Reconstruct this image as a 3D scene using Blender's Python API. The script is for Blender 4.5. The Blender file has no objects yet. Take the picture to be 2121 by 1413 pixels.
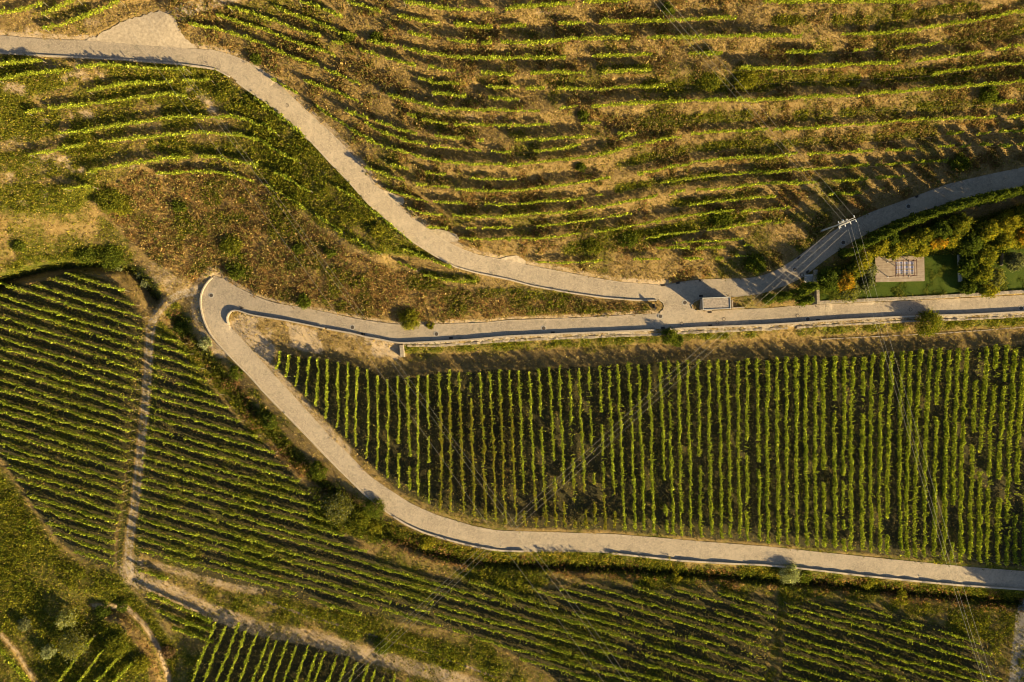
import bpy, math, random
import numpy as np
from mathutils import Vector
from mathutils.geometry import delaunay_2d_cdt

R = math.radians
rng = np.random.default_rng(7)
random.seed(7)
scene = bpy.context.scene
COL = scene.collection

# ------------------------------------------------------------------ camera
IW, IH = 2121.0, 1413.0          # traced in the photograph's own pixels
CX, CY = IW / 2, IH / 2
H = 130.0                        # drone height over the junction (z = 0)
S = 190.0 / IW                   # metres per pixel at z = 0
cam_d = bpy.data.cameras.new("camera")
cam_d.sensor_width = 36.0
cam_d.lens = H * 36.0 / 190.0
cam_d.clip_start = 1.0
cam_d.clip_end = 8000.0
cam = bpy.data.objects.new("camera", cam_d)
cam.location = (0, 0, H)
COL.objects.link(cam)
scene.camera = cam

# ------------------------------------------------------------------ light
SUN_EL, SUN_AZ = 18.0, 36.0      # low evening sun from the lower right of the picture
world = bpy.data.worlds.new("World")
scene.world = world
world.use_nodes = True
wn = world.node_tree.nodes
sky = wn.new("ShaderNodeTexSky")
sky.sky_type = 'NISHITA'
sky.sun_disc = False
sky.sun_elevation = R(SUN_EL)
sky.sun_rotation = R(126)
world.node_tree.links.new(sky.outputs[0], wn["Background"].inputs[0])
wn["Background"].inputs[1].default_value = 0.05
sd = bpy.data.lights.new("sun", 'SUN')
sd.energy = 5.0
sd.angle = R(0.5)
sd.color = (1.0, 0.77, 0.39)
sun = bpy.data.objects.new("sun", sd)
a, e = R(SUN_AZ), R(SUN_EL)
ldir = Vector((-math.cos(e) * math.cos(a), math.cos(e) * math.sin(a), -math.sin(e)))
sun.rotation_euler = ldir.to_track_quat('-Z', 'Y').to_euler()
sun.location = (150, -110, 120)
COL.objects.link(sun)
vs = scene.view_settings
vs.view_transform = 'Standard'
vs.look = 'None'
vs.exposure = 1.72
vs.gamma = 1.0
vs.use_curve_mapping = False
scene.cycles.filter_width = 1.05

# ------------------------------------------------------------------ tracing helpers
CROP = {c: (x, y) for c, (x, y) in dict(
    A=(0, 0), B=(520, 0), C=(1050, 0), D=(1581, 0), E=(0, 340), F=(520, 340), G=(1050, 340), H=(1581, 340),
    I=(0, 690), J=(520, 690), K=(1050, 690), L=(1581, 690), M=(0, 1053), N=(520, 1053), O=(1050, 1053), P=(1581, 1053)).items()}
CS = 3.926


def trace(s):
    """'B10,20 30,40 / C5,6' -> list of runs of photo pixel points ('/' is a gap in the plants)."""
    runs, cur, c = [], [], None
    for tok in s.split():
        if tok == '/':
            runs.append(cur)
            cur = []
            continue
        if tok[0].isalpha():
            c = tok[0]
            tok = tok[1:]
        x, y = (float(v) for v in tok.split(','))
        if c == 'Z':
            cur.append((x, y))
        else:
            cur.append((CROP[c][0] + x / CS, CROP[c][1] + y / CS))
    runs.append(cur)
    return [np.array(r) for r in runs if len(r) > 1]


def pts(s):
    return np.array([[float(v) for v in t.split(',')] for t in s.split()])


def resample(p, step):
    p = np.asarray(p, float)
    d = np.r_[0, np.cumsum(np.hypot(*np.diff(p, axis=0).T))]
    n = max(2, int(d[-1] / step) + 1)
    t = np.linspace(0, d[-1], n)
    return np.c_[np.interp(t, d, p[:, 0]), np.interp(t, d, p[:, 1])]


def smooth_line(p, step=6.0, k=3):
    q = resample(p, step)
    for _ in range(k):
        q[1:-1] = 0.25 * q[:-2] + 0.5 * q[1:-1] + 0.25 * q[2:]
    return q


def offset(p, d):
    """shift a pixel polyline to its right-hand side (picture coordinates) by d px"""
    t = np.gradient(p, axis=0)
    t /= np.maximum(np.hypot(t[:, 0], t[:, 1]), 1e-6)[:, None]
    return p + np.c_[-t[:, 1], t[:, 0]] * d


# ------------------------------------------------------------------ traced lines: roads
RA_N = smooth_line(pts("-160,66 -60,70 0,73 90,81 165,83 270,91 380,100 430,103 470,113 500,124 522,134 553,153 589,188 622,219 652,247 683,275 714,306 742,338 764,365 778,386 826,427 851,449 887,475 917,498 953,516 991,530 1029,537 1093,551 1152,562 1228,577 1292,587 1368,592 1381,590"))
RA_S = smooth_line(pts("-160,96 -60,104 0,109 100,115 240,122 360,131 420,138 450,143 480,160 505,180 520,190 558,216 591,244 627,275 655,303 686,337 724,376 757,414 787,444 823,475 856,500 897,526 940,551 986,564 1055,578 1101,591 1177,605 1254,616 1317,621 1366,621"))
NOSE1 = pts("1366,621 1373,625 1377,633 1374,643 1367,648 1356,650")
RB_N = smooth_line(pts("1381,590 1412,583 1452,579 1503,577 1547,577 1581,570 1606,561 1650,534 1703,493 1740,470 1780,450 1810,437 1861,419 1899,405 1963,381 2039,363 2121,346 2200,325 2300,295"))
RB_S = smooth_line(pts("1437,623 1447,618 1503,616 1540,614 1581,608 1632,590 1664,574 1693,551 1724,528 1759,505 1810,477 1861,454 1912,437 1988,413 2065,397 2121,386 2200,366 2300,335"))
NOSE2 = pts("1437,623 1431,633 1432,639 1441,645")
RC_N = smooth_line(pts("1356,650 1305,654 1203,660 1050,665 1004,670 877,674 820,674 749,664 686,651 622,638 571,630 535,618 492,597 464,578 444,571"))
RC_O = smooth_line(pts("444,571 434,578 426,588 417,604 414,625 417,646 424,670 436,693 453,714 478,741 497,760 520,783 545,812 584,852 627,896 663,934 698,970 731,1002 757,1028 798,1060 838,1086 877,1104 927,1119 978,1132 1029,1141 1111,1144 1238,1144 1305,1151 1407,1162 1508,1168 1581,1171 1657,1178 1785,1193 1912,1206 1989,1213 2121,1222 2200,1228 2300,1236"))
RC_S = smooth_line(pts("1441,677 1373,681 1279,685 1177,689 1050,695 972,702 901,706 859,708 835,709 817,708 788,701 760,697 736,690 673,679 596,663 520,651 501,644"))
HAIR = smooth_line(pts("501,644 491,641 482,642 474,648 470,657 470,664 474,673"), 3)
RC_I = smooth_line(pts("474,673 485,683 506,708 535,740 555,762 576,785 617,830 647,863 683,904 724,942 762,983 800,1010 851,1043 902,1066 978,1089 1029,1099 1165,1103 1266,1106 1356,1113 1457,1122 1590,1132 1683,1142 1810,1155 1912,1165 2014,1175 2121,1183 2200,1190 2300,1198"))
RD_N = smooth_line(pts("1441,645 1474,644 1498,642 1600,638 1640,634 1682,632 1810,626 1940,620 2009,617 2121,611 2200,606 2300,600"))
RD_S = smooth_line(pts("1441,677 1468,676 1590,671 1640,668 1739,661 1895,653 2009,650 2121,644 2200,640 2300,635"))


def zx(p, xs, zs):
    return np.interp(p[:, 0], xs, zs)


def za(p, zs):
    d = np.r_[0, np.cumsum(np.hypot(*np.diff(p, axis=0).T))]
    return np.interp(d / d[-1], np.linspace(0, 1, len(zs)), zs)


ZA = ([-160, 0, 400, 520, 600, 700, 760, 830, 900, 1000, 1100, 1250, 1381], [10.0, 9.8, 9.4, 8.6, 7.8, 6.4, 5.6, 4.6, 3.6, 2.3, 1.5, .7, .2])
ZB = ([1381, 1500, 1600, 1700, 1800, 1900, 2121, 2300], [.2, .5, 1.0, 1.9, 2.9, 3.8, 5.5, 6.6])
ZC = ([414, 450, 600, 835, 1050, 1381], [-2.4, -2.2, -1.6, -1.0, -.5, 0])
ZD = ([1431, 2300], [0.0, 0.7])


def z_return(p):
    # height along the lower road as a function of its course (x + y is monotone there)
    return np.interp(p[:, 0] + p[:, 1], [980, 1129, 1357, 1668, 1940, 2190, 2750, 3340, 3540], [-2.3, -2.8, -3.4, -4.5, -5.2, -5.8, -6.6, -7.2, -7.4])


# ------------------------------------------------------------------ traced lines: terrace rows (canopy line as seen)
TERR = [  # id, level height, trace, extend-left, extend-right
    ('t0', 14.4, "D0,5 300,5 900,5", 0, 1),
    ('t1', 13.9, "B1240,0 1380,30 1600,65 1980,72 / B2060,72 C100,45 300,35 550,20 / C620,12 800,4 1000,-4", 0, 0),
    ('t2', 12.5, "B780,0 900,40 1060,90 / B1190,120 1340,155 1540,185 / B1650,200 1960,215 / B2030,212 C160,205 / C410,190 640,180 / C750,176 1050,165 1400,160 1700,140 1870,150", 0, 0),
    ('t3', 12.5, "B380,0 560,60 / B590,75 740,130 / B1120,220 1160,230 / B1280,260 1460,290 / B1590,320 1830,335 / B1870,338 1960,340 / B2030,340 C260,335 500,315 760,300 1000,305 / C1140,300 1400,300 1700,290 2020,285 D0,290 310,290 / D640,270 900,260 1100,255 1300,225 1550,190 1800,150 2000,105 2120,85", 0, 1),
    ('t4', 11.2, "B200,50 300,100 450,150 600,210 700,250 860,290 / B940,320 1080,350 1200,370 / B1230,385 1330,400 1450,430 1600,455 1800,465 2120,470 C300,465 480,455 / C690,450 900,445 1180,432 / C1480,430 1750,425 / D180,415 480,410 / D740,405 860,395 / D1080,390 1250,365 1430,345", 0, 0),
    ('t5', 11.2, "A1850,45 2120,125 B200,170 400,240 560,290 / B650,330 750,345 / B880,400 1040,450 / B1090,465 1120,470 1340,520 / B1440,540 1660,570 / B1870,590 2120,605 C60,598 / C190,590 400,580 640,590 / C770,587 900,575 1100,560 1180,558 / C1900,550 2120,545 D250,545 500,535 800,520 1110,505 / D1250,492 1500,455 1800,415 / D1900,398 2000,385 / D2050,375 2120,365", 0, 1),
    ('t6', 9.8, "A1760,120 2120,230 B170,260 330,330 480,380 680,440 / B1360,630 1500,665 1700,685 / B1910,695 2120,712 C100,710 / C150,712 310,710 / C400,715 700,722 1000,700 1300,695 / D1380,600 1550,575 1750,545 1900,525 2120,505", 0, 1),
    ('t6b', 9.8, "B1470,758 1600,766 1750,780 / B1930,792 2100,800 C100,800", 0, 0),
    ('t8', 9.8, "A1540,190 1800,240 2120,350 B200,400 380,480 550,530 / B600,550 680,590 800,650 880,680 / B1110,770 1250,800 1450,850 1600,880 1850,890 2120,895 C270,890 / C430,875 580,860 / C690,860 900,850 1100,840 1300,825 1500,815 1750,810 1930,810 D0,805 200,795 450,780 700,775 900,755 1150,740 1400,710 1600,695 1800,680 2000,670 2120,655", 0, 1),
    ('t9', 8.5, "B430,650 560,700 700,750 870,820 / B1270,935 1340,945 / B1390,968 1600,1000 / B1650,1005 1950,1015 2120,1022 C0,1015 350,1010 / C600,1002 760,1000 / D1900,832 2040,818", 0, 0),
    ('t9b', 8.4, "B760,890 860,925 950,950 / B1010,970 1100,1000 1200,1040 1350,1080 / B1490,1100 1740,1130 / B1830,1138 1890,1140 / C60,1140 300,1130 690,1110 / C900,1088 1000,1078", 0, 0),
    ('t10', 7.7, "B170,640 380,760 / B530,870 700,980 / B920,990 1000,1040 1150,1100 1300,1150 1430,1168 / B1460,1182 1700,1210 1870,1225 / B1950,1230 2120,1235 C30,1230 / C220,1222 400,1210 600,1175 / C920,1120 1060,1085", 0, 0),
    ('t11', 7.6, "B730,990 900,1100 1070,1185 / B1100,1200 1200,1220 1400,1280 1600,1320 1850,1330 2120,1337 C0,1340 250,1320 500,1295 700,1265 900,1220 1100,1170 1300,1120 1420,1105 / C1500,1090 1700,1070 2000,1055 2120,1050 / D80,1055 300,1040 600,1020 900,1000 1200,970 1500,960 1900,945 / D2000,942 2120,932", 0, 1),
    ('t12', 6.3, "F1130,0 1280,40 / F1420,65 1580,90 / F1770,110 1900,115 2120,120 G80,120 / D1500,1090 1620,1080 / D1750,1080 1850,1075 / D1920,1068 2120,1055", 0, 1),
    ('t13', 6.2, "F930,20 1050,60 1250,130 / F1340,158 1430,168 / F1480,182 1620,188 / F1660,200 1900,215 2120,210 G200,200 500,160 840,110 / G1060,75 1290,30 1480,0 C1500,1310 1800,1280 2120,1265 D0,1280 270,1250 / D360,1248 700,1230 890,1220 / D1000,1215 1230,1205 / D1430,1190 1550,1188 / D1610,1185 1680,1182 / D1770,1175 1860,1170 / D1930,1178 2010,1182 / D2080,1168 2120,1165", 0, 1),
    ('t14', 4.9, "F1100,200 1200,240 1440,300 / F1480,305 1750,320 / F1900,320 2120,320 G200,310 400,290 620,275 / G720,255 780,245 / G1250,155 1400,130 1700,90 2000,65 2120,60 H0,70 300,45 600,25 860,10 / H920,5 1150,-10", 0, 1),
    ('t15', 4.8, "F1270,360 1400,395 1560,410 / F1640,420 2000,425 2120,415 G300,400 500,380 680,355 850,330 1000,300 1220,250 / G1320,240 1450,215 / G1540,210 1800,190 2030,165 2120,155 H0,160 250,150 430,140 / H560,130 850,120 / H930,105 1150,105", 0, 0),
    ('t16', 3.5, "F1430,510 1600,520 / F1750,515 1830,518 / F1880,520 2120,520 G50,518 / G240,500 450,480 650,455 850,425 1020,400 / G1480,330 1700,305 1900,285 2120,265 H100,262 / H540,245 800,235", 0, 0),
    ('t17', 3.4, "F1690,600 1850,612 2120,605 G0,610 250,600 430,590 600,560 / G710,552 900,520 1100,480 1250,460 / G1290,450 1450,415 1700,390 1850,378 / G1910,375 2120,365 H110,362 240,352", 0, 0),
    ('t18', 2.3, "G1130,600 1250,580 1400,560 1560,540 / G1630,530 1900,500 2120,460 / H0,470 60,465 / H100,470 170,472", 0, 0),
    ('t19', 2.2, "G1350,640 1500,630 1750,620 1920,610", 0, 0),
    ('t20', 2.0, "G1220,680 1490,680 / G1540,678 1780,670 / G1930,665 2000,665", 0, 0),
    ('t21', 1.6, "G230,800 450,805 620,800 780,785 / G1030,775 1250,770 / G1440,768 1600,765 / G1700,760 1760,760 / G1860,750 1960,745", 0, 0),
]
SPUR = [
    ('u1', 9.5, "A-40,520 150,500 330,480", 1, 0),
    ('u2', 9.35, "A-40,640 170,610 350,585 560,560 / A620,545 800,520 1000,530 1250,545 1500,552", 1, 0),
    ('u3', 8.0, "A700,735 850,705 1000,675 1200,670 1400,655 / A1480,650 1700,640", 0, 0),
    ('u4', 7.3, "A200,910 335,893 / A390,880 600,850 800,825 1000,805 1200,775 1350,760 1510,778", 0, 0),
    ('u5', 6.5, "A450,1085 650,1060 850,1030 1050,1000 1250,970 1400,950 1550,940 1700,945 1850,940 2000,970 2120,1020 B100,1000 200,1080", 0, 0),
    ('u6', 5.8, "A220,1250 450,1215 680,1165 / A800,1155 1000,1135 1200,1110 1400,1085 1600,1070 1750,1080 1900,1090 2120,1130 B150,1180 270,1260 380,1310", 0, 0),
    ('u7', 5.0, "A700,1390 900,1360 1100,1320 1300,1285 1530,1272 / A1620,1265 1800,1285 1950,1310 2100,1340 / F180,60 270,100 400,180 480,215", 0, 0),
    ('u8', 4.2, "E1270,72 1450,60 1600,50 1800,65 1950,100 2060,130 / F100,150 160,190 280,260 440,360 / F520,410 640,490 740,560 / F830,600 950,680 1050,725", 0, 0),
    ('u9', 2.2, "F1190,790 1340,862", 0, 0),
    ('u10', 2.6, "F1240,680 1400,750 1630,832", 0, 0),
    ('u11', 1.6, "F1400,895 1550,935 1700,950 1830,945", 0, 0),
    ('u12', 6.6, "F690,180 790,240 900,310 1000,390 1150,500 1310,640", 0, 0),
    ('u13', 7.9, "B20,790 140,880 250,960 340,1030 430,1110", 0, 0),
    ('u14', 4.6, "E500,195 600,190 740,180", 0, 0),
]

CANOPY = 1.3


def base_px(p, z, h):
    """pixel of the foot of something whose part at height h is seen at p"""
    f = 1.0 - h / (H - np.asarray(z))
    return np.c_[CX + (p[:, 0] - CX) * f, CY + (p[:, 1] - CY) * f]


# ------------------------------------------------------------------ terrain heights (contour lines -> membrane)
G0X, G0Y, GS = -320.0, -320.0, 4.0
NX, NY = int((IW + 640) / GS) + 1, int((IH + 640) / GS) + 1
lines = []


def hold(p, z):
    p = np.asarray(p, float)
    z = np.full(len(p), float(z)) if np.isscalar(z) else np.asarray(z, float)
    d = np.r_[0, np.cumsum(np.hypot(*np.diff(p, axis=0).T))]
    n = max(2, int(d[-1] / 2.0))
    t = np.linspace(0, d[-1], n)
    lines.append(np.c_[np.interp(t, d, p[:, 0]), np.interp(t, d, p[:, 1]), np.interp(t, d, z)])


def extend(p, left, right, L=260):
    p = np.asarray(p)
    if left:
        d = p[0] - p[min(3, len(p) - 1)]
        p = np.vstack([p[0] + d / np.hypot(*d) * L, p])
    if right:
        d = p[-1] - p[-2]
        p = np.vstack([p, p[-1] + d / np.hypot(*d) * L])
    return p


hold(RA_N, zx(RA_N, *ZA)); hold(RA_S, zx(RA_S, *ZA))
hold(RB_N, zx(RB_N, *ZB)); hold(RB_S, zx(RB_S, *ZB))
hold(NOSE1, 0.15); hold(NOSE2, 0.12)
hold(RC_N, zx(RC_N, *ZC))
hold(RC_S, zx(RC_S, *ZC)); hold(HAIR, za(HAIR, [-2.0, -2.5]))
k = int(np.argmax(RC_O[:, 1] > 690))
hold(RC_O[:k], za(RC_O[:k], [-2.25, -2.75])); hold(RC_O[k:], z_return(RC_O[k:]))
hold(pts('398,650 404,682 418,708 440,738'), [-3.2, -3.4, -3.6, -3.8])
hold(pts('412,575 395,592 388,612 390,640'), [-2.4, -2.7, -3.0, -3.5])
hold(RC_I, np.minimum(z_return(RC_I), -2.6))
hold(RD_N, zx(RD_N, *ZD)); hold(RD_S, zx(RD_S, *ZD))
for rows in (TERR, SPUR):
    for nm, lev, s, el, er in rows:
        if nm in ('u12', 'u13'):
            continue
        q = np.vstack(trace(s))
        q = extend(q, el, er)
        hold(base_px(q, lev, CANOPY), lev)
hold(pts("300,-60 700,-90 1300,-60 2121,-80 2400,-100"), 15.5)
hold(pts("-300,-300 2400,-300"), 22.0)
hold(pts("-60,30 100,40 200,20 330,0"), 10.6)
# spur and wild slope
hold(pts("-300,330 -60,350 60,345 180,340"), 5.2)
hold(pts("-300,420 -60,430 40,435 140,420 200,400"), 2.8)
hold(pts("-300,480 0,478 120,474 220,478 290,520 350,565 405,598"), za(pts("-300,480 0,478 120,474 220,478 290,520 350,565 405,598"), [.8, .6, -.6, -2.3]))
# gully: foot of the bank at upper left, and the field below it
hold(pts("-300,640 -40,602 20,578 100,557 180,549 240,549 275,560 300,585 318,610 330,625"), -7.2)
hold(pts("-300,622 -40,585 20,560 100,541 180,533 245,534 285,548 315,575 333,600"), -2.9)
hold(pts("-300,670 -40,625 60,585 150,568 240,566 285,610 305,650"), -4.5)
hold(pts("345,618 327,646 314,667 310,690 303,817 295,894 285,996 279,1050 270,1104 265,1155 270,1193"), [-3.6, -4.1, -4.4, -4.5, -5.4, -6.0, -6.8, -7.2, -7.6, -8.0, -8.2])
hold(pts("-300,800 -60,830 0,940 60,1035 120,1118 176,1160 240,1185"), [-6.4, -6.6, -7.2, -7.6, -8.0, -8.2, -8.3])
DITCH = smooth_line(pts("368,660 386,696 420,730 470,790 520,846 560,892 600,938 640,975 680,1010 740,1058 830,1116 900,1145 1000,1165 1060,1166 1120,1170 1300,1178 1500,1193 1700,1208 1900,1226 2110,1245 2300,1260"))
hold(DITCH, np.interp(DITCH[:, 0], [372, 520, 700, 900, 1100, 2110, 2300], [-6.6, -7.4, -8.1, -9.0, -9.6, -10.8, -11.0]))
DBANK = smooth_line(pts("352,690 392,760 450,830 520,895 590,965 650,1020 700,1068 780,1118 860,1150 960,1174 1040,1186 1120,1184 1300,1191 1500,1206 1700,1222 1900,1242 2090,1262 2300,1280"))
hold(DBANK, np.interp(DBANK[:, 0], [352, 520, 700, 900, 1100, 2110, 2300], [-4.7, -5.3, -6.3, -7.2, -7.6, -8.6, -8.8]))
# fields at the bottom
WALLTOP = pts("300,1150 420,1196 540,1232 640,1268 760,1302 880,1340 980,1375 1060,1407 1200,1470")
hold(WALLTOP, [-8.1, -8.25, -8.4, -8.5, -8.65, -8.8, -8.9, -9.0, -9.1])
hold(WALLTOP + np.array([-6, 15]), [-8.2, -8.5, -8.9, -9.2, -9.4, -9.6, -9.7, -9.8, -9.9])
hold(pts("300,1225 433,1270 535,1302 647,1324 749,1354 877,1390 1000,1440"), [-8.5, -8.9, -9.1, -9.3, -9.5, -9.7, -9.9])
hold(pts("1100,1720 2400,1720"), -3.5)
hold(pts("-300,1720 900,1720"), -9.0)
hold(pts("1600,1413 2060,1413 2300,1430"), [-7.2, -6.6, -6.3])
# bottom left shelves
hold(pts("190,1262 268,1262 310,1310 345,1375 362,1440"), [-10.0, -9.9, -10.3, -11.0, -11.6])
hold(pts("180,1250 270,1250 318,1303 355,1370 372,1440"), [-9.6, -9.2, -9.9, -10.7, -11.4])
hold(pts("215,1285 255,1290 290,1330 318,1385 330,1440"), [-8.7, -8.6, -9.0, -9.6, -10.2])
hold(pts("-60,1290 0,1312 35,1350 78,1420"), [-10.4, -10.6, -11.0, -11.6])
hold(pts("-60,1310 -10,1330 20,1360 60,1425"), [-9.4, -9.6, -10.0, -10.6])
hold(pts("-300,1100 -60,1120 40,1170 130,1210 230,1225"), [-8.8, -8.8, -8.7, -8.6, -8.5])
# vine field between the lanes: verge, low wall, headland
RW = smooth_line(pts("838,716 901,716 972,712 1050,706 1177,700 1279,696 1373,692 1468,687 1590,682 1640,679 1739,673 1895,665 2009,661 2121,655 2300,646"))
zl = np.interp(RW[:, 0], [838, 1381, 2300], [-1.0, 0.0, .7])
hold(RW + np.array([0, -2]), zl - .1)
hold(RW + np.array([0, 3]), zl - .85)
hold(RW + np.array([0, 22]), zl - 1.75)
hold(RW + np.array([0, 52]), np.interp(RW[:, 0], [838, 1400, 2300], [-2.1, -1.9, -1.4]))
hold(pts("560,712 640,728 720,742 800,752 838,742"), [-2.7, -2.6, -2.4, -2.2, -2.1])
# garden shelf
hold(pts("1692,624 1810,618 1940,611 2121,600 2300,590"), 1.25)
hold(pts("1700,585 1735,560 1812,534 1985,525 2121,515 2300,500"), [1.3, 1.4, 1.4, 1.5, 1.8, 2.2])


def solve():
    size = [(NX, NY, GS)]
    for f in (2, 4, 8, 16):
        size.append(((NX - 1) // f + 1, (NY - 1) // f + 1, GS * f))
    P = np.vstack(lines)
    Z = None
    for nx, ny, g in reversed(size):
        ix = np.clip(np.rint((P[:, 0] - G0X) / g).astype(int), 0, nx - 1)
        iy = np.clip(np.rint((P[:, 1] - G0Y) / g).astype(int), 0, ny - 1)
        acc = np.zeros((ny, nx)); cnt = np.zeros((ny, nx))
        np.add.at(acc, (iy, ix), P[:, 2]); np.add.at(cnt, (iy, ix), 1)
        m = cnt > 0
        fix = np.where(m, acc / np.maximum(cnt, 1), 0)
        if Z is None:
            Z = np.full((ny, nx), fix[m].mean())
        else:
            yy = np.linspace(0, Z.shape[0] - 1, ny); xx = np.linspace(0, Z.shape[1] - 1, nx)
            y0 = np.minimum(yy.astype(int), Z.shape[0] - 2); x0 = np.minimum(xx.astype(int), Z.shape[1] - 2)
            fy = (yy - y0)[:, None]; fx = (xx - x0)[None]
            Z = (Z[y0][:, x0] * (1 - fy) * (1 - fx) + Z[y0 + 1][:, x0] * fy * (1 - fx) + Z[y0][:, x0 + 1] * (1 - fy) * fx + Z[y0 + 1][:, x0 + 1] * fy * fx)
        Z = np.where(m, fix, Z)
        for _ in range(260):
            Q = np.pad(Z, 1, mode='edge')
            Z = np.where(m, fix, 0.25 * (Q[:-2, 1:-1] + Q[2:, 1:-1] + Q[1:-1, :-2] + Q[1:-1, 2:]))
    return Z


ZG = solve()


def bil(A, x, y):
    u = np.clip((np.asarray(x, float) - G0X) / GS, 0, NX - 1.001); v = np.clip((np.asarray(y, float) - G0Y) / GS, 0, NY - 1.001)
    i = u.astype(int); j = v.astype(int); fu = u - i; fv = v - j
    return A[j, i] * (1 - fu) * (1 - fv) + A[j, i + 1] * fu * (1 - fv) + A[j + 1, i] * (1 - fu) * fv + A[j + 1, i + 1] * fu * fv


def Zat(x, y):
    return bil(ZG, x, y)


def W(x, y, z):
    """photo pixel + height -> world"""
    x = np.asarray(x, float); y = np.asarray(y, float); z = np.asarray(z, float)
    f = S * (H - z) / H
    return np.stack([(x - CX) * f, -(y - CY) * f, z], -1)


def P3(x, y, dz=0.0):
    return Vector(W(x, y, float(Zat(x, y)) + dz))


def ground_of(p, h):
    """p: pixels where something is seen at height h above ground -> foot pixels, ground z"""
    p = np.atleast_2d(np.asarray(p, float))
    z = Zat(p[:, 0], p[:, 1])
    q = base_px(p, z, h)
    z = Zat(q[:, 0], q[:, 1])
    q = base_px(p, z, h)
    return q, Zat(q[:, 0], q[:, 1])


# ------------------------------------------------------------------ zone maps (what grows or lies where)
gx = G0X + GS * np.arange(NX); gy = G0Y + GS * np.arange(NY)
GXX, GYY = np.meshgrid(gx, gy)


def vnoise(cell, seed, octaves=3):
    r = np.random.default_rng(seed)
    out = np.zeros((NY, NX)); amp = 1.0; tot = 0
    for o in range(octaves):
        c = cell / (2 ** o)
        n = (int((NY * GS) / c) + 3, int((NX * GS) / c) + 3)
        A = r.random(n)
        u = (GXX - G0X) / c; v = (GYY - G0Y) / c
        i = u.astype(int); j = v.astype(int)
        fu = u - i; fv = v - j
        fu = fu * fu * (3 - 2 * fu); fv = fv * fv * (3 - 2 * fv)
        out += amp * (A[j, i] * (1 - fu) * (1 - fv) + A[j, i + 1] * fu * (1 - fv) + A[j + 1, i] * (1 - fu) * fv + A[j + 1, i + 1] * fu * fv)
        tot += amp; amp *= .55
    return out / tot


def inside(poly):
    x, y = GXX, GYY
    m = np.zeros((NY, NX), bool)
    n = len(poly)
    for a_ in range(n):
        x0, y0 = poly[a_]; x1, y1 = poly[(a_ + 1) % n]
        if y0 == y1:
            continue
        c = ((y0 > y) != (y1 > y)) & (x < (x1 - x0) * (y - y0) / (y1 - y0) + x0)
        m ^= c
    return m


def blur(A, n):
    for _ in range(n):
        Q = np.pad(A, 1, mode='edge')
        A = (Q[:-2, 1:-1] + Q[2:, 1:-1] + Q[1:-1, :-2] + Q[1:-1, 2:] + 2 * A) / 6
    return A


def dist(line):
    d = np.full((NY, NX), 1e9)
    p = np.asarray(line, float)
    for a_ in range(len(p) - 1):
        (x0, y0), (x1, y1) = p[a_], p[a_ + 1]
        L2 = (x1 - x0) ** 2 + (y1 - y0) ** 2 + 1e-9
        t = np.clip(((GXX - x0) * (x1 - x0) + (GYY - y0) * (y1 - y0)) / L2, 0, 1)
        d = np.minimum(d, (GXX - x0 - t * (x1 - x0)) ** 2 + (GYY - y0 - t * (y1 - y0)) ** 2)
    return np.sqrt(d)


def stroke(line, w, f=6):
    return np.clip((w + f - dist(line)) / f, 0, 1)


def area(poly, n=3):
    return blur(inside(np.asarray(poly, float)).astype(float), n)


n1, n2, n3, n4 = vnoise(150, 1), vnoise(70, 2), vnoise(36, 3), vnoise(18, 4)
warp = (n3 - .5) * 18


def ramp(a_, lo, hi):
    return np.clip((a_ - lo) / (hi - lo), 0, 1)


roads_poly = dict(
    upper_road=np.vstack([RA_N, NOSE1[::-1][-1:], RA_S[::-1]]),
    garden_road=np.vstack([RB_N, RB_S[::-1], pts("1431,633")]),
    road_junction=np.vstack([pts("1381,590 1431,633"), NOSE2[1:], pts("1441,677 1373,681"), NOSE1[::-1]]),
    lower_lane=np.vstack([pts("1373,681"), NOSE1[-1:], RC_N[1:], RC_O[1:], RC_I[::-1], HAIR[::-1][1:], RC_S[::-1][1:][:-8]]),
    garden_lane=np.vstack([RD_N, RD_S[::-1]]),
)
roadmask = np.zeros((NY, NX))
for p in list(roads_poly.values()) + [pts('178,84 210,69 250,46 300,31 335,22 362,40 370,60 385,80 413,101 380,100 270,91'), pts('777,387 795,394 815,401 836,410 838,419 834,425 827,427 800,406'), pts('890,476 908,475 925,478 946,486 951,494 948,500 930,503 917,498'), pts('1034,537 1050,532 1070,529 1080,534 1089,541 1089,550 1060,545')]:
    roadmask = np.maximum(roadmask, inside(p).astype(float))

VTOP = pts("575,727 640,742 700,750 760,762 800,782 865,780 908,770 1034,767 1100,765 1260,755 1400,750 1600,742 1700,738 1800,735 1900,727 2000,722 2121,712 2240,704")
VBOT = pts("575,766 619,809 660,852 700,898 740,940 782,980 823,1016 865,1036 900,1050 1000,1078 1060,1092 1270,1100 1400,1110 1590,1126 1700,1137 1800,1147 1900,1156 2000,1166 2121,1176 2240,1188")
polyV = np.vstack([VTOP, VBOT[::-1]])
polyL1 = pts("-300,540 60,590 150,560 250,590 275,625 300,668 290,700 285,760 278,820 270,900 258,1000 250,1060 240,1100 236,1180 176,1162 120,1120 60,1036 0,945 -60,880 -300,800")
polyS = pts("318,670 382,713 433,794 497,875 560,928 610,982 650,1032 700,1100 754,1142 850,1185 1000,1210 1060,1222 1160,1219 1220,1210 1310,1216 1480,1227 1560,1230 1612,1240 1605,1300 1590,1360 1585,1440 1560,1640 1300,1640 1190,1440 1140,1400 1040,1345 950,1310 830,1290 700,1264 580,1237 400,1190 280,1142 286,1060 295,960 303,840 312,740")
polyP = pts("1630,1250 1700,1243 1800,1252 1870,1270 1950,1295 2050,1340 2065,1370 2078,1413 2070,1640 1590,1640 1612,1440 1622,1340")
polyB = pts("440,1285 500,1285 560,1318 640,1335 720,1358 800,1396 860,1420 900,1470 700,1640 330,1640 400,1413")

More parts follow.
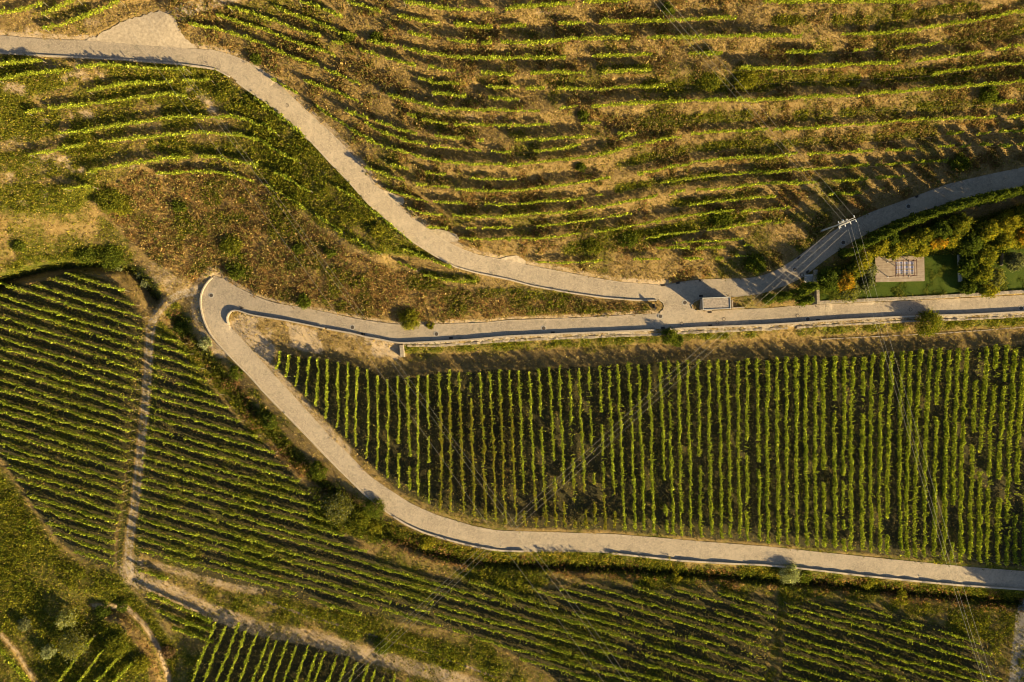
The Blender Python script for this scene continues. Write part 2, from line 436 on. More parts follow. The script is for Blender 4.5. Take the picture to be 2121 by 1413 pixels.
wild = area(pts("190,400 300,345 480,350 560,380 620,440 720,520 830,560 960,600 1110,612 1260,625 1350,630 1350,648 1050,662 880,670 750,660 620,632 535,612 470,575 400,590 340,560 270,500"), 4)
spur = area(pts("-330,110 0,112 360,135 450,146 560,225 700,350 860,510 900,535 720,520 560,390 480,350 300,345 190,400 150,440 -330,440"), 4)
terr = area(pts("420,-330 2450,-330 2450,300 2121,350 1900,400 1700,490 1600,560 1380,590 1090,548 920,500 780,390 590,190 500,124 400,95 340,20"), 2)
fieldV = area(polyV, 3); fieldL = area(polyL1, 3); fieldS = area(polyS, 3); fieldP = area(polyP, 3); fieldB = area(polyB, 3)
botleft = area(pts("-330,960 0,960 60,1045 120,1125 180,1168 250,1190 300,1240 350,1320 365,1420 365,1750 -330,1750"), 4)

lush = .10 + .38 * ramp(n2, .52, .74)
lush = lush + terr * (.20 * ramp(n3 * .5 + n4 * .5, .44, .64)) + spur * (.40 * ramp(n2, .38, .58) + .26)
lush += wild * .55 * ramp(n3 * .6 + n2 * .4, .5, .62)
rust = .05 + .25 * ramp(n3 * .6 + n4 * .4, .5, .7)
rust = rust + wild * (.42 + .55 * ramp(n4 * .6 + n3 * .4, .40, .58)) + terr * .62 * ramp(n3 * .5 + n4 * .3 + n1 * .2, .46, .60)
bare = .08 + .18 * ramp(n4, .5, .75)
bare = bare + spur * .30 * ramp(1 - n2, .5, .66) * ramp(n3, .4, .6)
soil = np.maximum.reduce([fieldV, fieldL, fieldS * .95, fieldP, fieldB])
lush = lush * (1 - soil * .55) + fieldL * .16 + fieldS * .22 * ramp(n2, .45, .65) + fieldP * .12
rust = rust * (1 - soil * .6) + soil * .25 * ramp(n3, .55, .75)
bare = bare * (1 - .6 * soil)
lush = np.maximum(lush, area(pts('-330,425 60,430 140,415 220,450 290,510 280,545 180,535 -330,600'), 4) * (.30 + .35 * ramp(n3, .4, .6)))
low = np.clip((GYY - 1090) / 90, 0, 1) * (1 - soil)
lush = lush + low * (.30 + .35 * ramp(n3, .42, .62)); bare *= 1 - .5 * low
lush = lush + soil * .16 * ramp(n4 * .5 + n3 * .5, .42, .6)
bl = botleft
lush = lush * (1 - bl) + bl * (.62 + .4 * ramp(n2, .38, .58)); rust *= (1 - .6 * bl); bare *= (1 - .7 * bl)

GREEN = [  # weedy dark green strips and clumps: trace, half width px, strength
    ("D100,170 300,165", 9, .9), ("D580,165 980,160", 9, .9), ("D1090,130 1740,45", 8, .9), ("D1500,330 1900,290", 7, .8), ("D1950,275 2120,240", 8, .8),
    ("D0,640 740,650", 14, 1), ("D900,640 1350,600", 12, 1), ("D280,935 520,940", 10, .9), ("D640,920 1070,900", 9, .8), ("D1280,870 1900,830", 8, .9),
    ("D0,1180 700,1130 1250,1100", 6, .8), ("C1150,700 2120,690", 13, 1), ("C1900,600 2120,640", 20, 1), ("C1480,640 1680,640", 12, .9), ("C1100,1000 1950,940", 10, .95),
    ("C920,1340 1300,1240 1700,1185 2120,1160", 7, .9), ("C760,570 1150,560", 8, .8), ("G900,200 1700,90", 7, .9), ("G500,690 800,650 1050,560", 14, 1), ("G820,570 1150,590 1600,470 1900,430", 14, 1),
    ("G1350,320 1900,260", 7, .8), ("G650,900 790,870", 10, .6), ("H0,480 360,420", 10, .6), ("H360,500 440,580 300,680", 9, .7), ("A200,700 550,620", 24, 1), ("A0,780 200,790", 10, .8),
    ("A0,1050 400,950", 30, 1), ("A150,1100 400,1050", 20, .8), ("A780,950 1150,960", 16, .8), ("A1250,800 1640,900", 16, .9), ("A850,560 1450,570", 12, .9), ("A1720,760 1900,850 2100,900", 22, .95),
    ("A1250,1180 1700,1200 2100,1250", 14, .9), ("A0,1330 250,1290", 24, .9), ("A200,1413 520,1350", 20, .9), ("A680,1300 800,1330", 8, .8), ("B0,830 300,1000 450,1150", 26, 1), ("B0,1000 180,1150 330,1300", 18, .9),
    ("F100,20 330,120 560,200 700,330", 24, .95), ("F300,40 600,60 760,250", 22, 1), ("F420,270 760,420 920,500", 14, .8), ("F160,150 470,350 760,560 1000,700", 9, .9), ("F300,600 420,680", 12, .8), ("F650,880 900,960", 12, .9),
    ("F1400,900 1820,940", 8, .8), ("F1850,1050 2120,1050 G500,1080", 10, .7), ("E0,280 560,280", 36, 1), ("E100,400 480,400", 16, .7), ("E780,230 1020,330", 20, 1), ("E620,740 1000,740", 22, 1), ("E0,900 250,800 560,780", 14, .9),
    ("E100,650 560,690", 12, .6), ("E1130,400 1230,520", 10, .7), ("E1700,430 1980,440", 10, .7), ("E1850,680 2000,880", 18, .9), ("E1380,1150 1500,1300", 20, .8), ("E1290,1330 1400,1413", 12, .8),
    ("Z845,722 1050,716 1370,700", 9, .8), ("Z1390,698 1560,690", 8, .8), ("Z1655,688 1870,676", 7, .8), ("Z1950,672 2121,664", 8, .9), ("I1500,100 1750,350 1950,600 2120,850", 16, .8), ("J0,500 120,720 260,900 420,1060", 16, .75),
    ("N850,640 1300,720", 8, .5), ("N430,840 800,930 1250,1050 1700,1190 2100,1300", 13, 1), ("M0,100 300,300 620,560 900,620", 30, 1), ("M100,650 400,900 600,950", 34, .9), ("M850,950 1150,1150 1250,1350", 26, .9), ("M1150,780 1300,1000", 12, .9),
    ("O240,400 720,400", 12, 1), ("O740,380 1050,420", 9, .9), ("P0,520 120,560", 14, .9), ("P600,560 900,600", 9, .8), ("P1000,620 1700,680", 8, .8), ("N1080,180 1500,330 1850,400", 14, .9), ("N560,60 1000,200", 22, 1),
]
for s_, w_, v_ in GREEN:
    for ln in trace(s_):
        lush = np.maximum(lush, v_ * stroke(ln + 0, w_ * .75, 10) * (.55 + .45 * ramp(n4, .3, .55)))
for s_, w_, v_ in [("C250,140 290,160", 8, .9), ("D820,70 960,60", 7, .8), ("A560,640 800,620", 10, .9), ("A1560,740 1730,870", 10, .9), ("A380,950 740,930", 9, .8), ("A520,1300 640,1360", 12, 1), ("A0,690 180,730", 9, .8), ("E600,220 740,330", 10, .8), ("E160,450 620,440", 8, .5), ("A100,250 300,270", 8, .9), ("A700,180 850,190", 6, .7), ("B1500,920 2120,970", 6, .6), ("C1000,340 1100,350", 5, .5), ("B1850,150 2120,160", 8, .6), ("C0,130 500,100", 8, .6), ("C0,380 600,350", 7, .5), ("G0,680 450,640", 8, .5)]:
    for ln in trace(s_):
        st_ = stroke(ln, w_ * .5, 20) * ramp(n4 * .6 + n3 * .4, .36, .6) * v_
        bare = np.maximum(bare, .8 * st_); lush *= 1 - .8 * st_

TRACK = smooth_line(pts("410,602 370,611 348,622 327,646 314,667 310,700 303,817 295,894 285,996 279,1050 270,1104 265,1155 270,1193"))
PATH1 = smooth_line(pts("262,1180 272,1196 344,1222 433,1266 535,1302 647,1322 749,1352 877,1388 980,1420 1200,1500"))
PATH2 = smooth_line(pts("268,1150 285,1162 382,1187 484,1219 540,1224"))
PATH3 = smooth_line(pts("262,1185 288,1226 318,1270 351,1313 372,1360 380,1440"))
PATH4 = smooth_line(pts("-60,1180 10,1235 40,1290 70,1330 85,1380"))
PATH5 = smooth_line(pts("-60,975 0,965 30,1005 70,1062 110,1110 170,1165 240,1195"))
PATH6 = smooth_line(pts("2112,1262 2106,1300 2100,1350 2095,1413 2090,1500"))
PATHW = smooth_line(pts("-160,492 0,486 100,478 200,480 260,510 320,550 370,590 412,602"))
rut = np.maximum(stroke(offset(TRACK, 6), 1.8, 4), stroke(offset(TRACK, -6), 1.8, 4))
nb = .75 + .5 * (n4 - .5)
gravel = np.zeros((NY, NX))
trk = np.maximum.reduce([rut * .30, stroke(TRACK, 7, 4) * .22])
for ln, w_, v_, f_ in [(PATH1, 13, .78, 12), (PATH2, 6, .66, 8), (PATH3, 6, .45, 8), (PATH4, 12, .36, 12), (PATH5, 9, .36, 10), (PATHW, 6, .26, 20), (TRACK[-4:], 16, .5, 14), (pts('320,560 370,600 412,604'), 16, .6, 16)]:
    trk = np.maximum(trk, v_ * stroke(ln, w_, f_) * nb)
p6 = stroke(PATH6 + np.array([14, 0]), 16, 8)
bare = np.maximum(bare * (1 - .4 * trk), trk); lush *= 1 - trk * .85; rust *= 1 - trk * .7
gravel = np.maximum(gravel, p6 * .75)
tside = stroke(TRACK, 22, 8) * np.clip((GYY - 650) / 30, 0, 1)
soil = np.maximum(soil, .75 * tside); lush = np.maximum(lush, .42 * tside); rust *= 1 - .7 * tside
gravel = np.maximum(gravel, np.maximum(rut * .52, stroke(TRACK, 7, 4) * .42)); soil = soil * (1 - stroke(TRACK, 8, 5)); lush *= 1 - .8 * rut
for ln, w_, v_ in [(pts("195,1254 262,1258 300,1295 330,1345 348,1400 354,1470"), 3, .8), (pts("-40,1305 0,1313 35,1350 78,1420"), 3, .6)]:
    bare = np.maximum(bare, v_ * stroke(ln, w_, 4)); lush *= 1 - .9 * stroke(ln, w_ + 2, 5)  # sunlit bank edges painted pale through the bare map
lit_slope = stroke(pts("225,1275 255,1282 285,1318 312,1360 326,1420"), 9, 10)
lush *= 1 - .75 * lit_slope; rust = np.maximum(rust, .5 * lit_slope * (.4 + n4))  # orange of the sunlit slope put into the rust map
gravel = np.maximum(gravel, .5 * stroke(pts('345,45 380,22 440,2 560,-30 700,-80'), 12, 14) * (.5 + n4)); lush *= 1 - .7 * stroke(pts('345,45 380,22 440,2 560,-30'), 12, 14)
# islands of bleached grass beside the hairpin, verges of the roads
isl = area(pts("478,655 500,648 600,668 740,695 830,712 832,745 700,740 580,720 545,740 500,695"), 3)
lush *= 1 - .9 * isl; rust = rust * (1 - .5 * isl) + .1 * isl; bare = np.maximum(bare, isl * (.3 + .5 * ramp(n3, .5, .65)))
tip = area(pts("480,660 520,668 575,720 560,765 500,705"), 3)
bare = np.maximum(bare, tip * .75)
verge = np.zeros((NY, NX))
for ln, w_ in [(RA_N, 5), (RC_I[:60], 7), (RC_O[:30], 14), (RC_N, 3)]:
    verge = np.maximum(verge, stroke(ln, w_ + 4, 7))
bare = np.maximum(bare, verge * .6 * (.5 + n4)); lush *= 1 - .6 * verge
gv = stroke(RW + np.array([0, -6]), 4, 4)
gravel = np.maximum(gravel, .55 * gv * (.5 + n4)); lush *= 1 - .5 * gv
hl = area(np.vstack([VTOP, (VTOP + np.array([0, -28]))[::-1]]), 2)
lush *= 1 - .6 * hl; soil = np.maximum(soil, .45 * hl)
ditchz = np.maximum.reduce([stroke(DITCH, 9, 6), stroke(pts("-60,600 20,572 100,552 180,544 240,545 280,560 305,585 325,612"), 8, 6)])
bare *= 1 - ditchz; lush = np.maximum(lush, .5 * ditchz); soil = np.maximum(soil, .8 * ditchz)
garden = area(pts("1690,628 1690,590 1730,550 1812,520 1900,490 2121,420 2450,330 2450,600 2121,605"), 2)
lush = np.maximum(lush, garden * .85); rust *= 1 - garden; bare *= 1 - garden
lush, rust, bare, soil, gravel = (np.clip(v, 0, 1) for v in (lush, rust, bare, soil, gravel))

# ground relief: bumps off the roads, and roads let in a little so their sheets lie on top
rb = blur(roadmask, 2)
bump = (vnoise(26, 11, 3) - .5) * .34 + (vnoise(9, 12, 2) - .5) * .16
ZT = ZG + bump * (1 - np.clip(rb * 1.5, 0, 1)) * (1 - .5 * soil)
core = (blur(roadmask, 1) > .3)
ZT = ZT - .10 * core


# ------------------------------------------------------------------ mesh helpers
def mesh_np(name, V, F, mat, tint=None, attrs=None, smooth=False):
    V = np.ascontiguousarray(V, np.float32); F = np.ascontiguousarray(F, np.int32)
    me = bpy.data.meshes.new(name)
    n, k_ = F.shape
    me.vertices.add(len(V)); me.vertices.foreach_set("co", V.ravel())
    me.loops.add(n * k_); me.loops.foreach_set("vertex_index", F.ravel())
    me.polygons.add(n); me.polygons.foreach_set("loop_start", np.arange(0, n * k_, k_, dtype=np.int32))
    if smooth:
        me.polygons.foreach_set("use_smooth", np.ones(n, bool))
    me.update(calc_edges=True)
    if tint is not None:
        at = me.color_attributes.new("tint", 'FLOAT_COLOR', 'POINT')
        c = np.ones((len(V), 4), np.float32); c[:, :3] = tint
        at.data.foreach_set("color", c.ravel())
    for k2, v in (attrs or {}).items():
        at = me.attributes.new(k2, 'FLOAT', 'POINT')
        at.data.foreach_set("value", np.ascontiguousarray(v, np.float32))
    me.materials.append(mat)
    return me


def link(name, me, parent=None, loc=None):
    o = bpy.data.objects.new(name, me)
    COL.objects.link(o)
    if parent is not None:
        o.parent = parent
    if loc is not None:
        o.location = loc
    return o


def tag(o, label=None, cat=None, group=None, kind=None):
    for k_, v in (('label', label), ('category', cat), ('group', group), ('kind', kind)):
        if v:
            o[k_] = v
    return o


def empty(name, loc, label, cat, group=None, rz=0.0):
    o = bpy.data.objects.new(name, None)
    o.empty_display_size = .5
    o.location = loc
    o.rotation_euler = (0, 0, rz)
    COL.objects.link(o)
    return tag(o, label, cat, group)


class MB:
    """collects boxes, tubes and prisms for one mesh"""
    def __init__(self):
        self.v, self.f = [], []

    def add(self, v, f):
        b = len(self.v)
        self.v += [tuple(x) for x in v]
        self.f += [tuple(i + b for i in q) for q in f]
        return self

    def box(self, x0, x1, y0, y1, z0, z1):
        return self.add([(x0, y0, z0), (x1, y0, z0), (x1, y1, z0), (x0, y1, z0), (x0, y0, z1), (x1, y0, z1), (x1, y1, z1), (x0, y1, z1)],
                        [(3, 2, 1, 0), (4, 5, 6, 7), (0, 1, 5, 4), (1, 2, 6, 5), (2, 3, 7, 6), (3, 0, 4, 7)])

    def tube(self, path, r, n=6):
        path = [Vector(p) for p in path]
        rr = r if hasattr(r, '__len__') else [r] * len(path)
        v, f = [], []
        for i, p in enumerate(path):
            t = (path[min(i + 1, len(path) - 1)] - path[max(i - 1, 0)]).normalized()
            u = t.cross(Vector((0, 0, 1)))
            if u.length < 1e-3:
                u = t.cross(Vector((0, 1, 0)))
            u.normalize(); w = t.cross(u)
            for j in range(n):
                a_ = 2 * math.pi * j / n
                v.append(p + (u * math.cos(a_) + w * math.sin(a_)) * rr[i])
        for i in range(len(path) - 1):
            for j in range(n):
                f.append((i * n + j, i * n + (j + 1) % n, (i + 1) * n + (j + 1) % n, (i + 1) * n + j))
        f.append(tuple(range(n))[::-1]); f.append(tuple(range((len(path) - 1) * n, len(path) * n)))
        return self.add(v, f)

    def prism(self, poly, z0, z1):
        n = len(poly)
        v = [(x, y, z0) for x, y in poly] + [(x, y, z1) for x, y in poly]
        f = [tuple(range(n))[::-1], tuple(range(n, 2 * n))] + [(i, (i + 1) % n, n + (i + 1) % n, n + i) for i in range(n)]
        return self.add(v, f)

    def build(self, name, mat, parent=None, loc=None, bevel=0.0):
        me = bpy.data.meshes.new(name)
        me.from_pydata(self.v, [], self.f)
        me.materials.append(mat)
        me.update()
        o = link(name, me, parent, loc)
        if bevel:
            m = o.modifiers.new("bevel", 'BEVEL'); m.width = bevel; m.segments = 1
        return o


# ------------------------------------------------------------------ materials
def newmat(name):
    m = bpy.data.materials.new(name)
    m.use_nodes = True
    nt = m.node_tree
    for n in list(nt.nodes):
        nt.nodes.remove(n)
    out = nt.nodes.new("ShaderNodeOutputMaterial")
    return m, nt, out


def nd(nt, t, **kw):
    n = nt.nodes.new(t)
    for k_, v in kw.items():
        setattr(n, k_, v)
    return n


def mixc(nt, fac, c1, c2, blend='MIX'):
    n = nd(nt, "ShaderNodeMix", data_type='RGBA', blend_type=blend)
    for s_, v in ((n.inputs[0], fac), (n.inputs[6], c1), (n.inputs[7], c2)):
        if hasattr(v, 'is_output'):
            nt.links.new(v, s_)
        else:
            s_.default_value = v if isinstance(v, (float, int)) else (*v, 1)
    return n.outputs[2]


def noise(nt, scale, detail=4, rough=.6, vec=None):
    n = nd(nt, "ShaderNodeTexNoise")
    n.inputs["Scale"].default_value = scale; n.inputs["Detail"].default_value = detail; n.inputs["Roughness"].default_value = rough
    if vec is not None:
        nt.links.new(vec, n.inputs["Vector"])
    return n.outputs[0]


def rampn(nt, v, lo, hi):
    n = nd(nt, "ShaderNodeMapRange")
    n.inputs[1].default_value = lo; n.inputs[2].default_value = hi
    nt.links.new(v, n.inputs[0])
    return n.outputs[0]


def mul(nt, a_, b_, op='MULTIPLY', clamp=False):
    n = nd(nt, "ShaderNodeMath", operation=op, use_clamp=clamp)
    for s_, v in ((n.inputs[0], a_), (n.inputs[1], b_)):
        if hasattr(v, 'is_output'):
            nt.links.new(v, s_)
        else:
            s_.default_value = v
    return n.outputs[0]


def finish(nt, out, col, rough=.9, bumpv=None, bs=.3, bd=.05, metallic=0.0, spec=.2):
    b = nd(nt, "ShaderNodeBsdfPrincipled")
    if hasattr(col, 'is_output'):
        nt.links.new(col, b.inputs["Base Color"])
    else:
        b.inputs["Base Color"].default_value = (*col, 1)
    b.inputs["Roughness"].default_value = rough
    b.inputs["Metallic"].default_value = metallic
    b.inputs["Specular IOR Level"].default_value = spec
    if bumpv is not None:
        bn = nd(nt, "ShaderNodeBump")
        bn.inputs["Strength"].default_value = bs; bn.inputs["Distance"].default_value = bd
        nt.links.new(bumpv, bn.inputs["Height"]); nt.links.new(bn.outputs[0], b.inputs["Normal"])
    nt.links.new(b.outputs[0], out.inputs[0])
    return b


def objvec(nt):
    return nd(nt, "ShaderNodeTexCoord").outputs["Object"]


def m_plain(name, c1, c2, scale=6.0, rough=.85, bs=.3, bd=.02, metallic=0.0, detail=5):
    m, nt, out = newmat(name)
    v = objvec(nt)
    f = noise(nt, scale, detail, .65, v)
    col = mixc(nt, rampn(nt, f, .3, .7), c1, c2)
    finish(nt, out, col, rough, f, bs, bd, metallic)
    return m


def m_leaf(name, trans=.35, boost=(1.9, 1.9, .9)):
    m, nt, out = newmat(name)
    at = nd(nt, "ShaderNodeAttribute", attribute_name="tint")
    d = nd(nt, "ShaderNodeBsdfDiffuse"); t = nd(nt, "ShaderNodeBsdfTranslucent")
    nt.links.new(at.outputs["Color"], d.inputs[0])
    tc = mixc(nt, 1.0, at.outputs["Color"], boost, 'MULTIPLY')
    nt.links.new(tc, t.inputs[0])
    mx = nd(nt, "ShaderNodeMixShader"); mx.inputs[0].default_value = trans
    nt.links.new(d.outputs[0], mx.inputs[1]); nt.links.new(t.outputs[0], mx.inputs[2])
    nt.links.new(mx.outputs[0], out.inputs[0])
    return m


def m_ground():
    m, nt, out = newmat("hillside_soil_and_grass")
    v = objvec(nt)
    A = lambda n: nd(nt, "ShaderNodeAttribute", attribute_name=n).outputs["Fac"]
    na = noise(nt, .9, 6, .7, v); nb_ = noise(nt, 3.2, 6, .75, v); nc = noise(nt, 9.0, 3, .7, v)
    dry = mixc(nt, rampn(nt, nb_, .32, .68), (.128, .085, .031), (.30, .205, .080))
    dry = mixc(nt, mul(nt, rampn(nt, nc, .45, .7), .5), dry, (.345, .26, .125))
    lushc = mixc(nt, rampn(nt, nb_, .35, .65), (.045, .062, .008), (.125, .130, .014))
    rustc = mixc(nt, rampn(nt, nc, .35, .65), (.10, .052, .018), (.24, .135, .042))
    barec = mixc(nt, rampn(nt, nc, .3, .7), (.27, .20, .125), (.44, .34, .225))
    soilc = mixc(nt, rampn(nt, nb_, .3, .7), (.026, .026, .010), (.072, .060, .028))
    gravc = mixc(nt, rampn(nt, nc, .3, .7), (.22, .19, .155), (.46, .40, .33))

    def edge(val, lo=.35, hi=.65):   # break the zone borders up with noise
        s_ = mul(nt, val, mul(nt, mul(nt, nb_, -.5, 'ADD'), 1.1), 'ADD')
        s_ = mul(nt, s_, mul(nt, mul(nt, na, -.5, 'ADD'), .5), 'ADD')
        return rampn(nt, s_, lo, hi)
    c = mixc(nt, edge(A("soil"), .25, .75), dry, soilc)
    c = mixc(nt, edge(A("rust")), c, rustc)
    c = mixc(nt, edge(A("lush"), .30, .70), c, lushc)
    c = mixc(nt, edge(A("bare")), c, barec)
    c = mixc(nt, edge(A("gravel")), c, gravc)
    hgt = mul(nt, nb_, mul(nt, nc, .5), 'ADD')
    finish(nt, out, c, .95, hgt, .9, .2, 0, .1)
    return m


def m_cobble():
    m, nt, out = newmat("worn_cobblestones")
    v = objvec(nt)
    vo = nd(nt, "ShaderNodeTexVoronoi"); vo.inputs["Scale"].default_value = 4.6; vo.inputs["Randomness"].default_value = .75
    nt.links.new(v, vo.inputs["Vector"])
    vd = nd(nt, "ShaderNodeTexVoronoi", feature='DISTANCE_TO_EDGE'); vd.inputs["Scale"].default_value = 4.6; vd.inputs["Randomness"].default_value = .75
    nt.links.new(v, vd.inputs["Vector"])
    big = noise(nt, .35, 4, .6, v); mid = noise(nt, 1.6, 5, .7, v)
    sep = nd(nt, "ShaderNodeSeparateColor"); nt.links.new(vo.outputs["Color"], sep.inputs[0])
    c = mixc(nt, sep.outputs[0], (.27, .22, .165), (.36, .295, .22))
    c = mixc(nt, rampn(nt, vd.outputs["Distance"], .10, .0), c, (.18, .145, .11))
    c = mixc(nt, mul(nt, rampn(nt, big, .4, .65), .4), c, (.40, .33, .25))
    c = mixc(nt, mul(nt, rampn(nt, mid, .50, .72), .55), c, (.17, .145, .115))
    c = mixc(nt, mul(nt, rampn(nt, noise(nt, .8, 6, .75, v), .55, .68), .45), c, (.16, .15, .10))
    h_ = mul(nt, rampn(nt, vd.outputs["Distance"], 0, .12), mul(nt, mid, .5), 'ADD')
    finish(nt, out, c, .8, h_, .6, .05, 0, .25)
    return m


M = dict(
    ground=m_ground(), cobble=m_cobble(),
    vine=m_leaf("vine_leaves", .28), leaf=m_leaf("shrub_leaves", .35), blade=m_leaf("grass_blades", .30, (1.3, 1.3, 1.0)),
    gravel=m_plain("pale_gravel", (.22, .175, .125), (.40, .33, .245), 2.2, .95, .5, .04),
    stone=m_plain("weathered_granite", (.15, .125, .095), (.36, .30, .23), 3.5, .9, .6, .04),
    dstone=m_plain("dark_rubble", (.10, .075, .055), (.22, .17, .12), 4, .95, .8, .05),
    kerb=m_plain("granite_kerb", (.24, .20, .155), (.40, .335, .26), 4, .85, .3, .02),
    conc=m_plain("grey_concrete", (.28, .27, .25), (.42, .40, .37), 3, .85, .2, .01),
    roofgrav=m_plain("roof_gravel", (.13, .11, .09), (.40, .33, .27), 3.2, .95, .9, .06),
    iron=m_plain("rusty_cast_iron", (.05, .04, .034), (.10, .08, .065), 14, .7, .4, .01, .3),
    dark=m_plain("dark_steel", (.035, .03, .03), (.07, .06, .055), 8, .55, .1, .01, .5),
    black=m_plain("drain_void", (.01, .01, .01), (.02, .02, .02), 8, .9),
    bark=m_plain("rough_bark", (.07, .05, .035), (.16, .115, .08), 9, .95, .8, .03),
    wire=m_plain("aluminium_cable", (.30, .29, .27), (.42, .40, .37), 3, .5, .0, .0, .3),
    post=m_plain("weathered_post", (.16, .135, .10), (.27, .235, .18), 8, .85),
    porcelain=m_plain("insulator_glaze", (.62, .60, .55), (.75, .73, .68), 5, .35),
    cloth=m_plain("lilac_shade_cloth", (.30, .29, .40), (.42, .41, .52), 6, .8),
    frame=m_plain("corten_frame", (.10, .055, .04), (.17, .09, .065), 6, .7),
    white=m_plain("white_paint", (.72, .70, .66), (.80, .78, .74), 5, .6),
)


def m_deck():
    m, nt, out = newmat("weathered_deck_boards")
    v = objvec(nt)
    mp = nd(nt, "ShaderNodeMapping"); mp.inputs["Scale"].default_value = (.25, 7.0, 1)
    nt.links.new(v, mp.inputs[0])
    n = noise(nt, 1.0, 3, .5, mp.outputs[0]); n2_ = noise(nt, 1.2, 4, .6, v)
    c = mixc(nt, rampn(nt, n, .35, .65), (.20, .15, .112), (.32, .255, .20))
    c = mixc(nt, mul(nt, rampn(nt, n2_, .45, .7), .5), c, (.42, .36, .30))
    finish(nt, out, c, .8, n, .4, .02)
    return m


def m_lawn():
    m, nt, out = newmat("mown_lawn")
    v = objvec(nt)
    f = noise(nt, 6, 6, .8, v)
    f2 = noise(nt, .7, 3, .6, v)
    c = mixc(nt, rampn(nt, f, .35, .65), (.026, .046, .005), (.062, .088, .010))
    c = mixc(nt, mul(nt, rampn(nt, f2, .45, .7), .4), c, (.085, .095, .012))
    finish(nt, out, c, .95, f, .8, .06, 0, .1)
    return m


M['deck'] = m_deck(); M['lawn'] = m_lawn()

# ------------------------------------------------------------------ ground sheet
ex = 900.0
xs = np.r_[G0X - np.array([60000, 20000, 6000, 1800, 500.]), gx, gx[-1] + np.array([500, 1800, 6000, 20000, 60000.])]
ys = np.r_[G0Y - np.array([60000, 20000, 6000, 1800, 500.]), gy, gy[-1] + np.array([500, 1800, 6000, 20000, 60000.])]
XX, YY = np.meshgrid(xs, ys)
pad = lambda A: np.pad(A, 5, mode='edge')
ZZ = pad(ZT)
V = W(XX, YY, ZZ).reshape(-1, 3)
ny, nx = XX.shape
ii = (np.arange(ny - 1)[:, None] * nx + np.arange(nx - 1)[None]).ravel()
F = np.c_[ii, ii + nx, ii + nx + 1, ii + 1]
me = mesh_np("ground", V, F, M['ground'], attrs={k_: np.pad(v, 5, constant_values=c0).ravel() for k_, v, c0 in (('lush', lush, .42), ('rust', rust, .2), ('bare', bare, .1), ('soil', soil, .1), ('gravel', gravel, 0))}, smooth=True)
tag(link("ground", me), kind='structure')


# ------------------------------------------------------------------ roads
def sheet(name, poly, mat, dz, step=14.0, kind='structure', zfun=None):
    poly = np.asarray(poly, float)
    keep = [0]
    for i in range(1, len(poly)):
        if np.hypot(*(poly[i] - poly[keep[-1]])) > .6:
            keep.append(i)
    if np.hypot(*(poly[keep[-1]] - poly[0])) < .6:
        keep.pop()
    poly = poly[keep]
    x0, y0 = poly.min(0); x1, y1 = poly.max(0)
    g = np.array([(x, y) for x in np.arange(x0 + 3, x1, step) for y in np.arange(y0 + 3, y1, step)])
    m = np.zeros(len(g), bool)
    for a_ in range(len(poly)):
        (xa, ya), (xb, yb) = poly[a_], poly[(a_ + 1) % len(poly)]
        if ya != yb:
            m ^= ((ya > g[:, 1]) != (yb > g[:, 1])) & (g[:, 0] < (xb - xa) * (g[:, 1] - ya) / (yb - ya) + xa)
    g = g[m]
    vin = [Vector(p) for p in poly] + [Vector(p) for p in g]
    n = len(poly)
    vo, _, fo, *_ = delaunay_2d_cdt(vin, [], [list(range(n))], 1, 1e-5)
    q = np.array([(v.x, v.y) for v in vo])
    z = (Zat(q[:, 0], q[:, 1]) if zfun is None else zfun(q)) + dz
    Vv = W(q[:, 0], q[:, 1], z)
    me = bpy.data.meshes.new(name)
    fl = []
    for f in fo:
        f = list(f)
        a_, b_, c_ = q[f[0]], q[f[1]], q[f[2]]
        if (b_[0] - a_[0]) * (c_[1] - a_[1]) - (b_[1] - a_[1]) * (c_[0] - a_[0]) > 0:
            f.reverse()
        fl.append(f)
    me.from_pydata([tuple(v) for v in Vv], [], fl)
    me.materials.append(mat)
    me.update()
    return tag(link(name, me), kind=kind)


for nm, p in roads_poly.items():
    sheet(nm, p, M['cobble'], .045)
fc = resample(pts("178,84 210,69 250,46 300,31 335,22 362,40 370,60 385,80 413,101"), 5)
fc[1:-1] += np.random.default_rng(3).normal(0, 1.5, fc[1:-1].shape)
sheet("gravel_forecourt", np.vstack([fc, pts("380,100 270,91")]), M['gravel'], .05)
for p in ("777,387 795,394 815,401 836,410 838,419 834,425 827,427 800,406", "890,476 908,475 925,478 946,486 951,494 948,500 930,503 917,498", "1034,537 1050,532 1070,529 1080,534 1089,541 1089,550 1060,545"):
    sheet("gravel_turnout", pts(p), M['gravel'], .06, 8)


